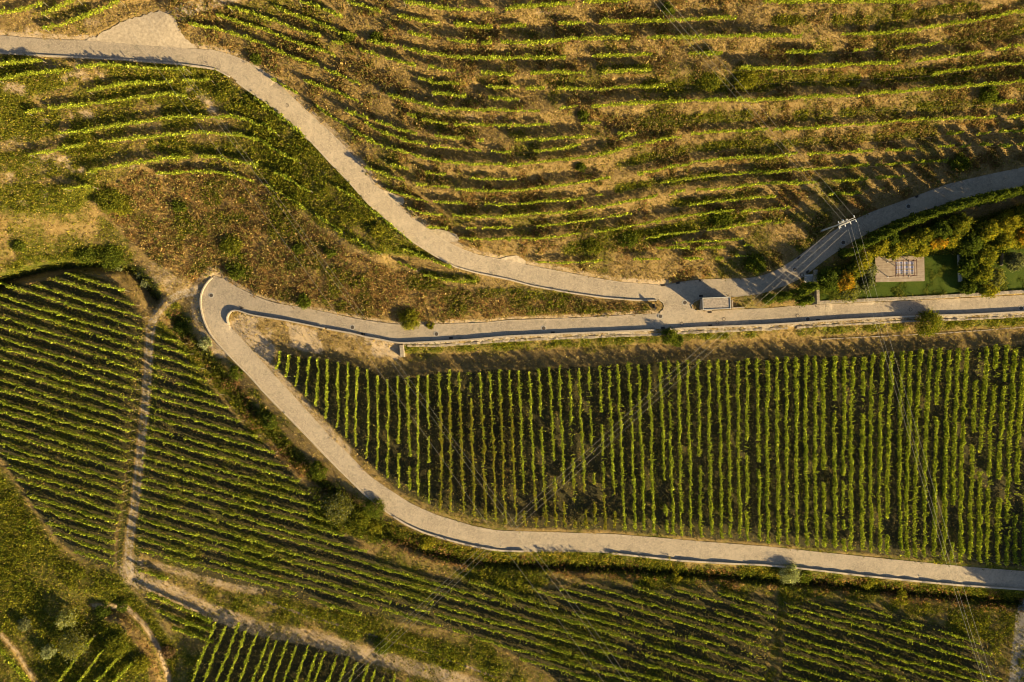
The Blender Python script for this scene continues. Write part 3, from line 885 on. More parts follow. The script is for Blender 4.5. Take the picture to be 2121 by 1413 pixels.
# ------------------------------------------------------------------ walls and kerbs
def wall(name, line, w, h, mat, label, cat, side=0, zfun=None, group=None, step=8.0, rough=.0, sink=.4):
    """a wall following a pixel line; w, h in metres; side -1/+1 puts it beside the line"""
    p = resample(line, step)
    z = Zat(p[:, 0], p[:, 1]) if zfun is None else zfun(p)
    C = W(p[:, 0], p[:, 1], z)
    t = np.gradient(C, axis=0); t[:, 2] = 0
    t /= np.linalg.norm(t, axis=1)[:, None]
    nrm = np.c_[-t[:, 1], t[:, 0], np.zeros(len(t))]
    C = C + nrm * (side * w / 2)
    n = len(C)
    j = rng.normal(0, rough, (n, 2)) if rough else np.zeros((n, 2))
    lo = -sink
    secs = []
    for (o_, zz) in ((-.5, lo), (-.5, h - .03), (-.46, h), (.46, h), (.5, h - .03), (.5, lo)):
        q = C + nrm * (o_ * w + (j[:, :1] if abs(o_) == .5 else 0)) + np.array([0, 0, zz])
        if zz > 0:
            q[:, 2] += j[:, 1]
        secs.append(q)
    Vv = np.stack(secs, 1)
    org = C[n // 2].copy()
    Vv = (Vv - org).reshape(-1, 3)
    f = []
    for i in range(n - 1):
        for s_ in range(5):
            f.append((i * 6 + s_, i * 6 + s_ + 1, (i + 1) * 6 + s_ + 1, (i + 1) * 6 + s_))
    m_ = MB(); m_.add(Vv, f); m_.f += [(0, 5, 4, 3, 2, 1)]; m_.f += [tuple((n - 1) * 6 + s_ for s_ in (0, 1, 2, 3, 4, 5))]
    o = m_.build(name, mat, None, tuple(org))
    return tag(o, label, cat, group)


def seg(line, x0, x1):
    return line[(line[:, 0] >= x0) & (line[:, 0] <= x1)]


wall("parapet_wall", seg(RA_S, -150, 478), .26, .26, M['kerb'], "long low stone kerb wall along the upper road at far left", "wall", -1)
wall("parapet_wall", seg(RA_S, 486, 780), .24, .22, M['kerb'], "thin stone edging on the inside of the descending road bend", "wall", -1)
wall("parapet_wall", seg(RA_S, 786, 1362), .24, .26, M['kerb'], "low stone edging along the road above the rusty bracken slope", "wall", -1)
wall("kerb_stone", seg(RA_N, 430, 1366), .16, .12, M['kerb'], "thin pale kerb on the vineyard side of the descending road", "kerb", 1)
wall("kerb_stone", RC_N[4:-3], .16, .14, M['kerb'], "thin kerb at the foot of the bracken slope beside the lane", "kerb", -1)
wall("parapet_wall", RC_O[1:60], .26, .34, M['kerb'], "curved pale parapet round the outside of the hairpin bend", "wall", 1)
wall("kerb_stone", RC_O[60:112], .30, .20, M['kerb'], "straight kerb between the descending road and the bushy ditch", "kerb", 1)
wall("parapet_wall", RC_O[112:160], .34, .42, M['kerb'], "curved parapet above the ivy bank at the lower road bend", "wall", 1)
wall("parapet_wall", seg(RC_O, 1238, 2280)[-170:], .34, .44, M['kerb'], "long straight parapet along the lower road toward the right edge", "wall", 1)
wall("parapet_wall", np.vstack([HAIR[::-1], RC_S[::-1][1:30]]), .26, .50, M['kerb'], "parapet curling round the tip of the hairpin island", "wall", -1)
wall("parapet_wall", RC_S[::-1][30:-14], .30, .45, M['kerb'], "straight parapet on the lane edge above the upright vine field", "wall", -1)
wall("parapet_wall", seg(np.vstack([RC_S[:12][::-1], RD_S]), 1382, 2280), .32, .48, M['kerb'], "straight parapet on the lane edge opposite the walled garden", "wall", -1)
wall("kerb_stone", np.vstack([NOSE1[:-1]]), .16, .14, M['kerb'], "rounded kerb at the tip of the sign island", "kerb", -1)
wall("kerb_stone", np.vstack([pts("1450,619"), NOSE2, pts("1474,644")]), .16, .16, M['kerb'], "rounded kerb round the shelter island", "kerb", 1)
zRW = lambda p: np.interp(p[:, 0], [838, 1381, 2300], [-1.0, 0.0, .7]) - .1
wall("retaining_wall", RW[(RW[:, 0] > 838) & (RW[:, 0] < 1636)], .42, .06, M['stone'], "rough dry stone retaining wall below the lane parapet", "wall", 0, zRW, None, 6, .05, 1.5)
wall("retaining_wall", RW[(RW[:, 0] > 1648)], .34, .10, M['stone'], "stone retaining wall behind the round bush on the lane", "wall", 0, zRW, None, 6, .04, 1.5)
wall("kerb_stone", pts("1700,703 1800,698 1960,690 2121,678 2250,670"), .16, .12, M['kerb'], "thin stone edging on the headland above the right vine rows", "kerb")
zg = lambda p: np.interp(p[:, 0], [1690, 2300], [1.2, 1.35])
wall("garden_wall", pts("1692,627 1810,621 1940,615 2009,611 2121,604 2280,594"), .62, .22, M['stone'], "thick granite garden wall between the lawn and the lane", "wall", 0, zg, None, 6, .02, 1.9)
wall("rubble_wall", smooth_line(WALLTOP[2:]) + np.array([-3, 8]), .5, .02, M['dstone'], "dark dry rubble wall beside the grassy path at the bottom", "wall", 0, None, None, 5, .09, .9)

# buttress wall end, steps and culvert
def box_thing(name, px, py, sx, sy, h, mat, label, cat, rz=0.0, dz=0.0, sink=.5, bevel=.03):
    b = P3(px, py, dz)
    m_ = MB().box(-sx / 2, sx / 2, -sy / 2, sy / 2, -sink, h)
    o = m_.build(name, mat, None, b, bevel)
    o.rotation_euler = (0, 0, rz)
    return tag(o, label, cat)


box_thing("stone_buttress", 834, 727, .75, 2.3, 1.15, M['stone'], "square stone wall end casting a shadow by the hairpin island", "wall", R(3), 0, .8)
box_thing("stone_buttress", 1689, 616, .55, 2.6, 1.15, M['stone'], "narrow stone pier at the left corner of the walled garden", "wall", R(2), 0, .8)
box_thing("stone_buttress", 1685.5, 576, .55, 2.9, .9, M['stone'], "low stone side wall beside the road steps", "wall", R(-4), 0, .6)
box_thing("culvert_wall", 2115, 1246, .5, 2.6, 1.0, M['conc'], "grey culvert wall where the ditch leaves at right", "wall", R(-10), .2, 1.5)
box_thing("garden_bench", 1986, 556, .55, 5.0, .45, M['conc'], "long grey concrete bench at the end of the lawn", "bench", R(3))
box_thing("garden_wall", 2073, 538, .3, 2.2, .5, M['stone'], "short stone wall behind the olive bush in the garden", "wall", R(-5))


def steps(px, py, w, n, tread, rise, rz, label, up=1, mat=M['conc']):
    root = empty("stone_steps", P3(px, py), label, "steps", None, rz)
    for i in range(n):
        MB().box(-w / 2, w / 2, i * tread, (i + 1) * tread - .01, -.6, .06 + i * rise * up).build("step", mat, root, None, .015)
    return root


steps(1673.5, 591, 1.5, 6, .32, .14, R(4), "flight of grey steps from the road down into the garden")
steps(1650, 693, 1.0, 4, .30, .16, R(-8), "small broken stone steps below the lane parapet", 1, M["dstone"])


# ------------------------------------------------------------------ leaf cards
def cards(c, size, elong=1.0, up=0.0, r=rng, lean=None):
    """diamond shaped leaf cards: c (n,3), size (n,) half length"""
    n = len(c)
    nv = r.normal(size=(n, 3)); nv[:, 2] += up
    nv /= np.linalg.norm(nv, axis=1)[:, None]
    a_ = r.normal(size=(n, 3))
    if lean is not None:
        a_ = a_ * .5 + lean
    u = np.cross(nv, a_); u /= np.maximum(np.linalg.norm(u, axis=1), 1e-6)[:, None]
    v = np.cross(nv, u)
    s_ = np.asarray(size)[:, None]
    V = np.stack([c + v * s_ * elong, c + u * s_ * .62, c - v * s_ * elong, c - u * s_ * .62], 1)
    F = np.arange(4 * n).reshape(n, 4)
    return V.reshape(-1, 3), F


def tints(n, pal, var=.25, r=rng):
    pal = np.asarray(pal, float)
    i = r.integers(0, len(pal), n); j = r.integers(0, len(pal), n); t = r.random((n, 1))
    c = pal[i] * t + pal[j] * (1 - t)
    c = c * np.exp(r.normal(0, var, (n, 1)))
    return np.repeat(np.clip(c, .004, .8), 4, axis=0)


VINE = [(.170, .208, .020), (.222, .248, .024), (.270, .278, .034), (.128, .172, .016)]
VINE_Y = [(.21, .17, .022), (.17, .155, .02), (.125, .135, .018)]
WEED = [(.060, .080, .008), (.11, .12, .012), (.16, .15, .016)]

ORD1 = "zeroth first second third fourth fifth sixth seventh eighth ninth tenth eleventh twelfth thirteenth fourteenth fifteenth sixteenth seventeenth eighteenth nineteenth".split()
TENS = ["", "", "twent", "thirt", "fort", "fift", "sixt", "sevent", "eight", "ninet"]


def ordinal(n):
    if n < 20:
        return ORD1[n]
    t, u = divmod(n, 10)
    return TENS[t] + "ieth" if u == 0 else TENS[t] + "y-" + ORD1[u]


POST = MB().tube([(0, 0, -.3), (0, 0, 1.6)], .035, 6)
post_me = bpy.data.meshes.new("post"); post_me.from_pydata(POST.v, [], POST.f); post_me.materials.append(M['post'])
n_rows = 0


def noise1(s_, cell, r):
    k_ = r.random(int(s_.max() / cell) + 3)
    return np.interp(s_ / cell, np.arange(len(k_)), k_)


def vine_row(runs, label, group, dens=70, width=.24, hgt=1.75, pal=VINE, shoots=.05, yellow=None, gapn=0.0, post=True):
    """runs: list of pixel polylines at canopy height; builds one trained row"""
    global n_rows
    n_rows += 1
    r = np.random.default_rng(1000 + n_rows)
    allp = np.vstack(runs)
    q, z = ground_of(allp, CANOPY)
    w0 = W(q[:, 0], q[:, 1], z)
    org = w0[0].copy()
    root = empty("vine_row", tuple(org), label, "vine row", group)
    Vs, n_all = [], []
    tin = []
    for run in runs:
        rp = resample(run, 8.0)
        g, zg_ = ground_of(rp, CANOPY)
        c = W(g[:, 0], g[:, 1], zg_)
        d = np.r_[0, np.cumsum(np.linalg.norm(np.diff(c[:, :2], axis=0), axis=1))]
        L = d[-1]
        if L < .4:
            continue
        n = int(L * dens * 1.55)
        s_ = r.random(n) * L
        vig = noise1(s_, 1.1, r) * .6 + noise1(s_, 4.5, r) * .4      # vigour along the row
        if gapn:
            gp = noise1(s_, 2.6, r) * .7 + noise1(s_, 9.0, r) * .3
            keep = gp > gapn
            s_, vig = s_[keep], vig[keep]
        keep = r.random(len(s_)) < .15 + 1.05 * vig
        s_, vig = s_[keep], vig[keep]
        n = len(s_)
        if n < 3:
            continue
        x = np.interp(s_, d, c[:, 0]); y = np.interp(s_, d, c[:, 1]); zz = np.interp(s_, d, c[:, 2])
        ti = np.clip(np.searchsorted(d, s_), 1, len(d) - 1)
        t = (c[ti] - c[ti - 1])[:, :2]; t /= np.maximum(np.linalg.norm(t, axis=1), 1e-6)[:, None]
        hh = .50 + (hgt - .50) * r.beta(1.25, .95, n) * (.60 + .58 * vig)
        lat = r.normal(0, 1, n) * width * .62 * (.45 + .9 * vig) * (.8 + .4 * np.sin(s_ * 2.1 + r.random() * 6))
        wob = (noise1(s_, 3.0, r) - .5) * .26 + (noise1(s_, .7, r) - .5) * .22
        sh = r.random(n) < shoots * .25
        lat = lat + wob
        cc = np.c_[x - t[:, 1] * lat, y + t[:, 0] * lat, zz + hh]
        size = r.uniform(.10, .225, n)
        V_, _ = cards(cc, size, 1.0, .1, r)
        Vs.append(V_)
        tt = tints(n, pal, .42, r)
        if yellow is not None:      # (y0, y1): pixels between which the yellow palette is used
            ypx = np.interp(s_, d, g[:, 1])
            m_ = np.repeat((ypx > yellow[0] + r.normal(0, 12, n)) & (ypx < yellow[1]), 4)
            ty = tints(n, VINE_Y, .2, r)
            tt = np.where(m_[:, None], ty, tt)
        tin.append(tt)
        # whippy shoots that stand out of the hedge
        ns = int(L * shoots * 22)
        if ns:
            s2 = r.random(ns) * L
            x = np.interp(s2, d, c[:, 0]); y = np.interp(s2, d, c[:, 1]); zz = np.interp(s2, d, c[:, 2])
            ti = np.clip(np.searchsorted(d, s2), 1, len(d) - 1)
            t = (c[ti] - c[ti - 1])[:, :2]; t /= np.maximum(np.linalg.norm(t, axis=1), 1e-6)[:, None]
            dirv = r.normal(0, 1, (ns, 3)); dirv[:, :2] += np.c_[-t[:, 1], t[:, 0]] * np.sign(r.normal(size=(ns, 1))) * 1.2
            dirv[:, 2] = np.abs(dirv[:, 2]) * .8 + .2
            dirv /= np.linalg.norm(dirv, axis=1)[:, None]
            ln = r.uniform(.3, .75, ns)
            for kk in range(5):
                p0 = np.c_[x, y, zz + hgt * .8] + dirv * (ln * (kk + 1) / 5)[:, None]
                V_, _ = cards(p0, r.uniform(.08, .15, ns), 1.2, .2, r)
                Vs.append(V_); tin.append(tints(ns, pal, .2, r))
    if Vs:
        V_ = np.vstack(Vs) - org
        F_ = np.arange(len(V_)).reshape(-1, 4)
        link("foliage", mesh_np("foliage", V_, F_, M['vine'], np.vstack(tin)), root)
    # trellis: wire and two end posts
    rp = resample(allp, 24.0); g, zg_ = ground_of(rp, CANOPY)
    c = W(g[:, 0], g[:, 1], zg_ + .95) - org
    MB().tube([tuple(v) for v in c], .006, 3).build("trellis_wire", M['dark'], root)
    if post:
        for e_ in (0, -1):
            o = bpy.data.objects.new("end_post", post_me); COL.objects.link(o); o.parent = root
            o.location = tuple(c[e_] - np.array([0, 0, .95])); o.rotation_euler = (r.normal(0, .05), r.normal(0, .05), 0)
    return root


def clip_row(poly, c, slope, x0=-300, x1=2400, step=4.0):
    """the stretches of the line y = c + slope x (gently wavy) inside a polygon"""
    xs_ = np.arange(x0, x1, step)
    ys_ = c + slope * xs_ + 2.0 * np.sin(xs_ / 90.0 + c)
    m = np.zeros(len(xs_), bool)
    n = len(poly)
    for a_ in range(n):
        (xa, ya), (xb, yb) = poly[a_], poly[(a_ + 1) % n]
        if ya != yb:
            m ^= ((ya > ys_) != (yb > ys_)) & (xs_ < (xb - xa) * (ys_ - ya) / (yb - ya) + xa)
    runs, cur = [], []
    for k_, ok in enumerate(m):
        if ok:
            cur.append((xs_[k_], ys_[k_]))
        elif cur:
            if len(cur) > 6:
                runs.append(np.array(cur))
            cur = []
    if len(cur) > 6:
        runs.append(np.array(cur))
    return runs


def look(g):
    return ["full", "leafy", "patchy", "gappy"][min(3, int(g * 4))]


# terraces
for i, (nm, lev, s_, el, er) in enumerate(TERR):
    runs = trace(s_)
    if er:
        runs[-1] = np.vstack([runs[-1], runs[-1][-1] + (runs[-1][-1] - runs[-1][-2]) / np.hypot(*(runs[-1][-1] - runs[-1][-2])) * 90])
    cnt = len(runs)
    lk = "unbroken" if cnt <= 2 else ("patchy" if cnt < 6 else "much broken")
    vine_row(runs, f"{lk} terrace vine row, {ordinal(i + 1)} down the hillside above the upper road", "vine rows on the contour terraces",
             dens=68, width=.20, hgt=1.8, shoots=.035)
SPL = ["short leafy vine row tight under the kerb wall at far left", "bushy vine row just below the kerb of the upper road at left", "short straight vine row, third below the upper road at left", "long vine row with a gap near its left end, fourth below the road",
       "arched unbroken vine row, fifth below the road at left", "arched vine row with one gap, sixth below the road at left", "bent vine row running from pale bare soil into thick weeds", "long arched vine row along the top of the bracken slope",
       "tiny stub of vines in the middle of the bracken slope", "short vine row just under the road edging above the bracken", "last short vine row at the lower tip of the bracken slope", "straight vine row hugging the inside of the descending road", "vine row hugging the inside of the road bend higher up", "tiny vine stub beside the tall weeds at far left"]
for i, (nm, lev, s_, el, er) in enumerate(SPUR):
    runs = trace(s_)
    vine_row(runs, SPL[i], "vine rows on the spur below the upper road", dens=62, width=.27, hgt=1.6, shoots=.04)
for i, s_ in enumerate(["A-60,90 150,70 280,40 330,10", "A330,105 460,50 560,10 600,-20", "A340,220 500,190 640,140 740,100 850,50 960,0"]):
    vine_row(trace(s_), ["leafy vine row in the top left corner of the photo", "short vine row in the shade left of the gravel forecourt", "vine row running up beside the gravel forecourt at top left"][i], "vine rows in the top left corner", dens=62, width=.28, hgt=1.6)

# upright block
XT = [579.9, 598.5, 619.3, 639.7, 658.8, 678.4, 699.6, 719.4, 740.3, 762, 782.4, 802, 823.6, 844.8, 865.1, 886, 908.4, 930, 950, 972, 993.8, 1014, 1034.5, 1055, 1074, 1096, 1117.5, 1138, 1158, 1178.6, 1198, 1219, 1241, 1261, 1279, 1302, 1322.5, 1344, 1366, 1384, 1405, 1424, 1445, 1466.5, 1487, 1507, 1527.6, 1548, 1568, 1588.6, 1609, 1629.4, 1649.8, 1669.6, 1689, 1707.6, 1728.7, 1749, 1768, 1788.6, 1809, 1829, 1848.5, 1868.8, 1888, 1907, 1927.4, 1946.5, 1967, 1986, 2005, 2026.7, 2047, 2066, 2086.6, 2105.7, 2124, 2145, 2166]
GAPS = {26: [(.32, .37)], 31: [(.55, .66), (.74, .84)], 32: [(.30, .36)], 38: [(.70, .84)], 42: [(.55, .60)], 27: [(.60, .68)], 67: [(.28, .33)], 15: [(.70, .74)], 13: [(.72, .8)], 12: [(.62, .7)], 28: [(.75, .85)], 30: [(.78, .88)], 55: [(.6, .66)], 62: [(.83, .9)], 57: [(.9, .94)], 71: [(.4, .46)], 69: [(.75, .92)], 72: [(.5, .58)], 74: [(.62, .70)], 76: [(.7, .78)]}
for i in range(24, 34):
    GAPS.setdefault(i, [])
    GAPS[i] = GAPS[i] + [(.80 + .05 * ((i * 5) % 3), .90 + .03 * ((i * 7) % 3))] if not GAPS[i] else GAPS[i]
for i, x in enumerate(XT):
    y0 = np.interp(x, VTOP[:, 0], VTOP[:, 1]) + random.uniform(-4, 5)
    lean = np.interp(x, [580, 880, 1000, 1300, 1600, 1800, 2120], [-8, 2, 13, 13, 3, -3, -22])
    xb = x + lean
    y1 = np.interp(xb, VBOT[:, 0], VBOT[:, 1]) - random.uniform(0, 8)
    if x > 700 and x < 880:
        y1 -= 6
    t = np.linspace(0, 1, 12)
    curve = np.sin(t * math.pi) * np.interp(x, [580, 1500, 2120], [2, 0, -5])
    line = np.c_[x + (xb - x) * t + curve + np.cumsum(np.random.default_rng(i).normal(0, .45, 12)), y0 + (y1 - y0) * t]
    runs, prev = [], 0.0
    for g0, g1 in GAPS.get(i, []):
        if g0 - prev > .03:
            runs.append(resample(line, 3)[int(prev * (y1 - y0) / 3):int(g0 * (y1 - y0) / 3)])
        prev = g1
    runs.append(resample(line, 3)[int(prev * (y1 - y0) / 3):])
    runs = [q for q in runs if len(q) > 2]
    thin = i < 13 or i in (14, 15)
    yel = (830, 1100) if 16 <= i <= 23 else ((1000, 1120) if 24 <= i <= 33 else None)
    gap_d = .16 if thin else (.30 if i in (31, 38, 72) else (.24 if i > 70 else .15))
    lk = "thin" if thin else ("gappy" if GAPS.get(i) else "dense")
    if yel:
        lk += " yellowish"
    vine_row(runs, f"{lk} vine row, {ordinal(i + 1)} from the left in the upright block", "upright vine rows between the two lanes",
             dens=78 if thin else 84, width=.17 if thin else (.20 if i < 60 else .16), hgt=2.05 if thin else (1.95 if i < 60 else 1.75), shoots=.02 if thin else .15, yellow=yel, gapn=gap_d)

# slanting blocks
row_i = 0
for k_ in range(-1, 40):
    for run in clip_row(polyL1, 530 + 22.0 * k_ - 8, .315, -80, 320):
        row_i += 1
        vine_row([run], f"slanting vine row left of the dirt track, {ordinal(row_i)} from the top", "slanting vine rows left of the dirt track", dens=66, width=.175, hgt=1.75, shoots=.08, gapn=.10)
row_i = 0
for k_ in range(0, 42):
    for run in clip_row(polyS, 600 + 21.65 * k_, .29, 280, 1640):
        if run[0][0] > 700:
            continue
        row_i += 1
        gp = .12 if k_ < 16 else .24
        vine_row([run], f"slanting vine row, {ordinal(row_i)} from the top, starting at the right of the track", "slanting vine rows right of the dirt track", dens=66, width=.20 if k_ < 16 else .17, hgt=1.75 if k_ < 16 else 1.68, shoots=.07, gapn=gp)
row_i = 0
for k_ in range(0, 42):
    for run in clip_row(polyS, 600 + 21.65 * k_, .29, 280, 1640):
        if run[0][0] <= 700:
            continue
        row_i += 1
        vine_row([run], f"slanting vine row under the lower road ditch, {ordinal(row_i)} from the left", "slanting vine rows under the ditch", dens=72, width=.17, hgt=1.68, shoots=.06, gapn=.25)
row_i = 0
for k_ in range(-7, 26):
    for run in clip_row(polyP, 763 + 20.6 * k_, .30, 1580, 2120):
        row_i += 1
        vine_row([run], f"slanting vine row in the bottom right block, {ordinal(row_i)} from its top right", "slanting vine rows in the bottom right block", dens=72, width=.17, hgt=1.68, shoots=.06, gapn=.20)
TB = pts("446,1290 467,1297 495,1290 509,1308 533,1311 556,1322 572,1328 596,1328 613,1341 638,1338 656,1354 673,1350 698,1360 721,1362 738,1374 761,1376 777,1389 795,1402 818,1397 845,1408")
for i, (x, y) in enumerate(TB):
    sl = np.interp(i, [0, 20], [.40, .30])
    ln = np.array([(x - sl * t, y + t) for t in np.arange(0, 1500 - y, 6)])
    vine_row([ln], f"steep vine row in the bottom edge block, {ordinal(i + 1)} from the left", "steep vine rows at the bottom edge", dens=74, width=.22, hgt=1.8, shoots=.09, gapn=.12)
for i, (s_, lb) in enumerate([("Z306,1229 370,1256 438,1288", "upper of three short vine rows beside the track fork"), ("Z323,1264 380,1288 440,1308", "middle of three short vine rows beside the track fork"), ("Z357,1300 400,1316 442,1330", "lowest of three short vine rows beside the track fork"), ("Z288,1180 318,1192 346,1199", "stub of vines between the two forks of the track"),
                              ("Z100,1440 140,1385 190,1322", "first dark vine row from the left in the bottom left hollow"), ("Z140,1440 180,1390 215,1345", "second dark vine row from the left in the bottom left hollow"), ("Z175,1440 215,1395 245,1362", "third dark vine row from the left in the bottom left hollow"), ("Z212,1440 245,1405 275,1372", "fourth dark vine row from the left in the bottom left hollow"), ("Z-20,1330 0,1348 30,1382 60,1418 90,1460", "bright vine row in the bottom left corner of the photo")]):
    vine_row(trace(s_), lb, "vine rows around the track fork", dens=76, width=.26, hgt=1.7, shoots=.09)


# ------------------------------------------------------------------ grass, weeds and bracken
def scatter(name, wmap, dens, size, hgt, pal, mat, per, flat, limit=(-40, -40, 2161, 1453), elong=1.5, seed=1, var=.3, kind='stuff'):
    """dens: clumps per m2 where the map is 1"""
    r = np.random.default_rng(seed)
    x0, y0, x1, y1 = limit
    n = int((x1 - x0) * (y1 - y0) * S * S * dens)
    x = r.uniform(x0, x1, n); y = r.uniform(y0, y1, n)
    w = bil(wmap, x, y)
    k_ = r.random(n) < w
    x, y, w = x[k_], y[k_], w[k_]
    z = bil(ZT, x, y)
    c = W(x, y, z)
    n = len(c)
    cc = np.repeat(c, per, 0)
    m = len(cc)
    sc = np.repeat(r.uniform(.6, 1.4, n), per)
    cc = cc + r.normal(0, 1, (m, 3)) * np.array([size * .9, size * .9, 0]) * sc[:, None]
    hh = np.abs(r.normal(.45, .3, m)) * hgt * sc
    cc[:, 2] += hh
    V_, F_ = cards(cc, size * r.uniform(.45, 1.0, m) * sc, elong, flat, r, np.array([0, 0, 1.2]) if flat < 0 else None)
    base = tints(n, pal, var, r).reshape(n, 4, 3)[:, 0]
    t = np.repeat(np.repeat(base, per, 0) * np.exp(r.normal(0, .15, (m, 1))), 4, 0)
    return tag(link(name, mesh_np(name, V_, F_, mat, t)), kind=kind)


off = 1 - np.clip(rb * 2.2, 0, 1)
lawnm = area(pts("1692,626 1692,585 1735,556 1812,532 1985,525 2121,512 2300,500 2300,596 2121,603 1985,610 1800,618"), 1)
off2 = off * (1 - lawnm)
dryw = np.clip((1 - lush * .8) * (1 - rust * .6) * (1 - bare * .9) * (1 - soil * .75) * (1 - gravel), 0, 1) * off2
scatter("dry_grass", dryw, 20, .10, .30, [(.27, .18, .062), (.34, .245, .10), (.19, .12, .042), (.24, .185, .048), (.17, .155, .030)], M['blade'], 3, -.5, seed=21)
lw = np.clip((lush - .25) * 1.5, 0, 1) * off2
scatter("green_grass", lw, 26, .12, .34, [(.10, .105, .010), (.16, .15, .016), (.21, .18, .022), (.07, .08, .010)], M['blade'], 3, -.4, seed=22)
ww = np.clip((lush - .62) * 2.6, 0, 1) * off2 * (1 - .6 * soil) * (.3 + .7 * ramp(n4, .35, .6))
scatter("tall_weeds", ww * (1 - .45 * terr) * (1 - .75 * spur * np.clip((520 - GXX) / 120, 0, 1)), 9, .17, .75, WEED, M['leaf'], 7, .3, elong=1.0, seed=23)
rw = np.clip((rust - .28) * 1.8, 0, 1) * off2 * (1 - soil)
scatter("rusty_bracken", rw, 12, .15, .62, [(.20, .125, .045), (.14, .085, .032), (.27, .19, .072), (.13, .125, .030), (.10, .115, .022)], M['blade'], 6, .2, elong=1.2, seed=24)
sw = np.clip(soil * .22 + soil * .45 * ramp(n3, .52, .7), 0, 1) * off2 * (1 - ditchz)
scatter("field_weeds", sw, 10, .08, .18, [(.08, .09, .012), (.13, .10, .03), (.09, .07, .025)], M['blade'], 3, 0, seed=25)
# tangled growth along the ditch and the foot of the bank
thick = np.zeros((NY, NX)); brown = np.zeros((NY, NX)); ivy = np.zeros((NY, NX))
dd = np.vstack([DITCH])
thick = np.maximum(thick, stroke(DITCH + np.array([-1, -4]), 8, 7) * (.35 + .65 * ramp(n4, .38, .55)))
thick = np.maximum(thick, stroke(pts("-60,592 20,566 100,546 180,538 245,538 285,553 312,580 326,600"), 6, 5) * (.1 + .6 * ramp(n4, .36, .55)))
thick = np.maximum(thick, area(pts("640,1010 700,1000 760,1040 800,1075 830,1110 800,1125 700,1090 650,1050"), 3) * .9)
brown = stroke(DITCH + np.array([-3, 2]), 14, 8) * ramp(1 - n3, .42, .62)
ivy = np.maximum(ivy, stroke(trace("N1150,150 1300,210 1500,280 1700,330 1900,380 2100,410")[0], 9, 7))
ivy = np.maximum(ivy, stroke(trace("O130,440 250,400 500,390 740,400 900,420")[0], 11, 7))
ivy = np.maximum(ivy, stroke(trace("O900,400 1300,440 1700,480 P100,520 400,550 900,600 1400,640 1800,690")[0], 5, 6) * ramp(n3, .42, .58))
for nm, mp_, pal, sd_, d_ in (("bramble_thicket", thick, [(.045, .06, .010), (.08, .095, .014), (.12, .115, .018)], 31, 11), ("dead_bramble", brown, [(.16, .085, .04), (.24, .14, .065), (.10, .06, .03)], 32, 6), ("ivy_bank", ivy, [(.10, .11, .014), (.17, .15, .02), (.07, .085, .012), (.22, .16, .03)], 33, 16)):
    scatter(nm, mp_ * off, d_, .17, 1.15 if nm != "ivy_bank" else .7, pal, M['leaf'], 9, .3, elong=1.0, seed=sd_)


# ------------------------------------------------------------------ shrubs and trees
def crown_cards(r, rad, h, z0, n_cl, per, leaf, shape='dome', spread=.34):
    """leaf clumps spread through a crown; returns centres and sizes relative to the foot"""
    cl = []
    while len(cl) < n_cl:
        p = r.normal(size=3); p /= np.linalg.norm(p)
        rr = r.uniform(.45, 1.0) ** .6
        if shape == 'dome':
            if p[2] < -.35:
                continue
            q = np.array([p[0] * rad * rr, p[1] * rad * rr, z0 + (h - z0) * (.42 + .55 * p[2] * rr)])
        elif shape == 'cone':
            t = r.random() ** .8
            a_ = r.random() * 2 * math.pi
            q = np.array([math.cos(a_), math.sin(a_), 0]) * rad * (1 - t) ** .75 * (.55 + .45 * r.random()) * min(1, t * 6 + .55)
            q[2] = z0 + (h - z0) * t
        cl.append(q)
    cl = np.array(cl)
    sp = r.uniform(.6, 1.3, len(cl)) * rad * spread
    c = np.repeat(cl, per, 0) + r.normal(size=(len(cl) * per, 3)) * np.repeat(sp, per)[:, None] * np.array([.62, .62, .5])
    bright = np.repeat(np.exp(r.normal(0, .22, len(cl))), per)
    s_ = leaf * r.uniform(.6, 1.3, len(c))
    return c, s_, bright


tree_n = 0


def tree(name, px, py, rad, h, label, cat, pal, n_cl=60, per=45, leaf=.12, shape='dome', group=None, trunk=.1, z0=None, off_h=0.0, mix=None, spread=.34, top=None):
    """px,py: where the middle of the crown is seen; off_h: height used to bring the foot back under it"""
    global tree_n
    tree_n += 1
    r = np.random.default_rng(5000 + tree_n)
    g, z = ground_of([(px, py)], off_h)
    foot = W(g[0, 0], g[0, 1], float(z[0]))
    root = empty(name, tuple(foot), label, cat, group)
    z0 = h * .12 if z0 is None else z0
    c, s_, br = crown_cards(r, rad, h, z0, n_cl, per, leaf, shape, spread)
    c[:, 2] = np.maximum(c[:, 2], .05)
    V_, F_ = cards(c, s_, 1.0, .25, r)
    t = tints(len(c), pal, .2, r) * np.repeat(br, 4)[:, None]
    if top is not None:     # second palette for most leaves high in the crown
        m_ = np.repeat((c[:, 2] > h * .62) & (r.random(len(c)) < .75), 4)
        t = np.where(m_[:, None], tints(len(c), top, .2, r), t)
    link("crown", mesh_np("crown", V_, F_, M['leaf'], t), root)
    tb = MB()
    th = h * (.9 if shape == 'cone' else .6)
    lean_ = r.normal(0, .06, 2) * (0 if shape == 'cone' else h)
    tb.tube([(0, 0, -.4), (lean_[0] * .3, lean_[1] * .3, th * .5), (lean_[0], lean_[1], th)], [trunk, trunk * .75, trunk * .3], 7)
    if shape != 'cone':
        for k_ in range(5):
            a_ = 2 * math.pi * (k_ + r.random()) / 5
            b0 = Vector((lean_[0] * .5, lean_[1] * .5, th * r.uniform(.3, .6)))
            e0 = Vector((math.cos(a_) * rad * .7, math.sin(a_) * rad * .7, h * r.uniform(.55, .8)))
            tb.tube([b0, b0.lerp(e0, .5) + Vector((0, 0, .1 * h)), e0], [trunk * .5, trunk * .35, trunk * .12], 5)
    tb.build("trunk", M['bark'], root)
    return root


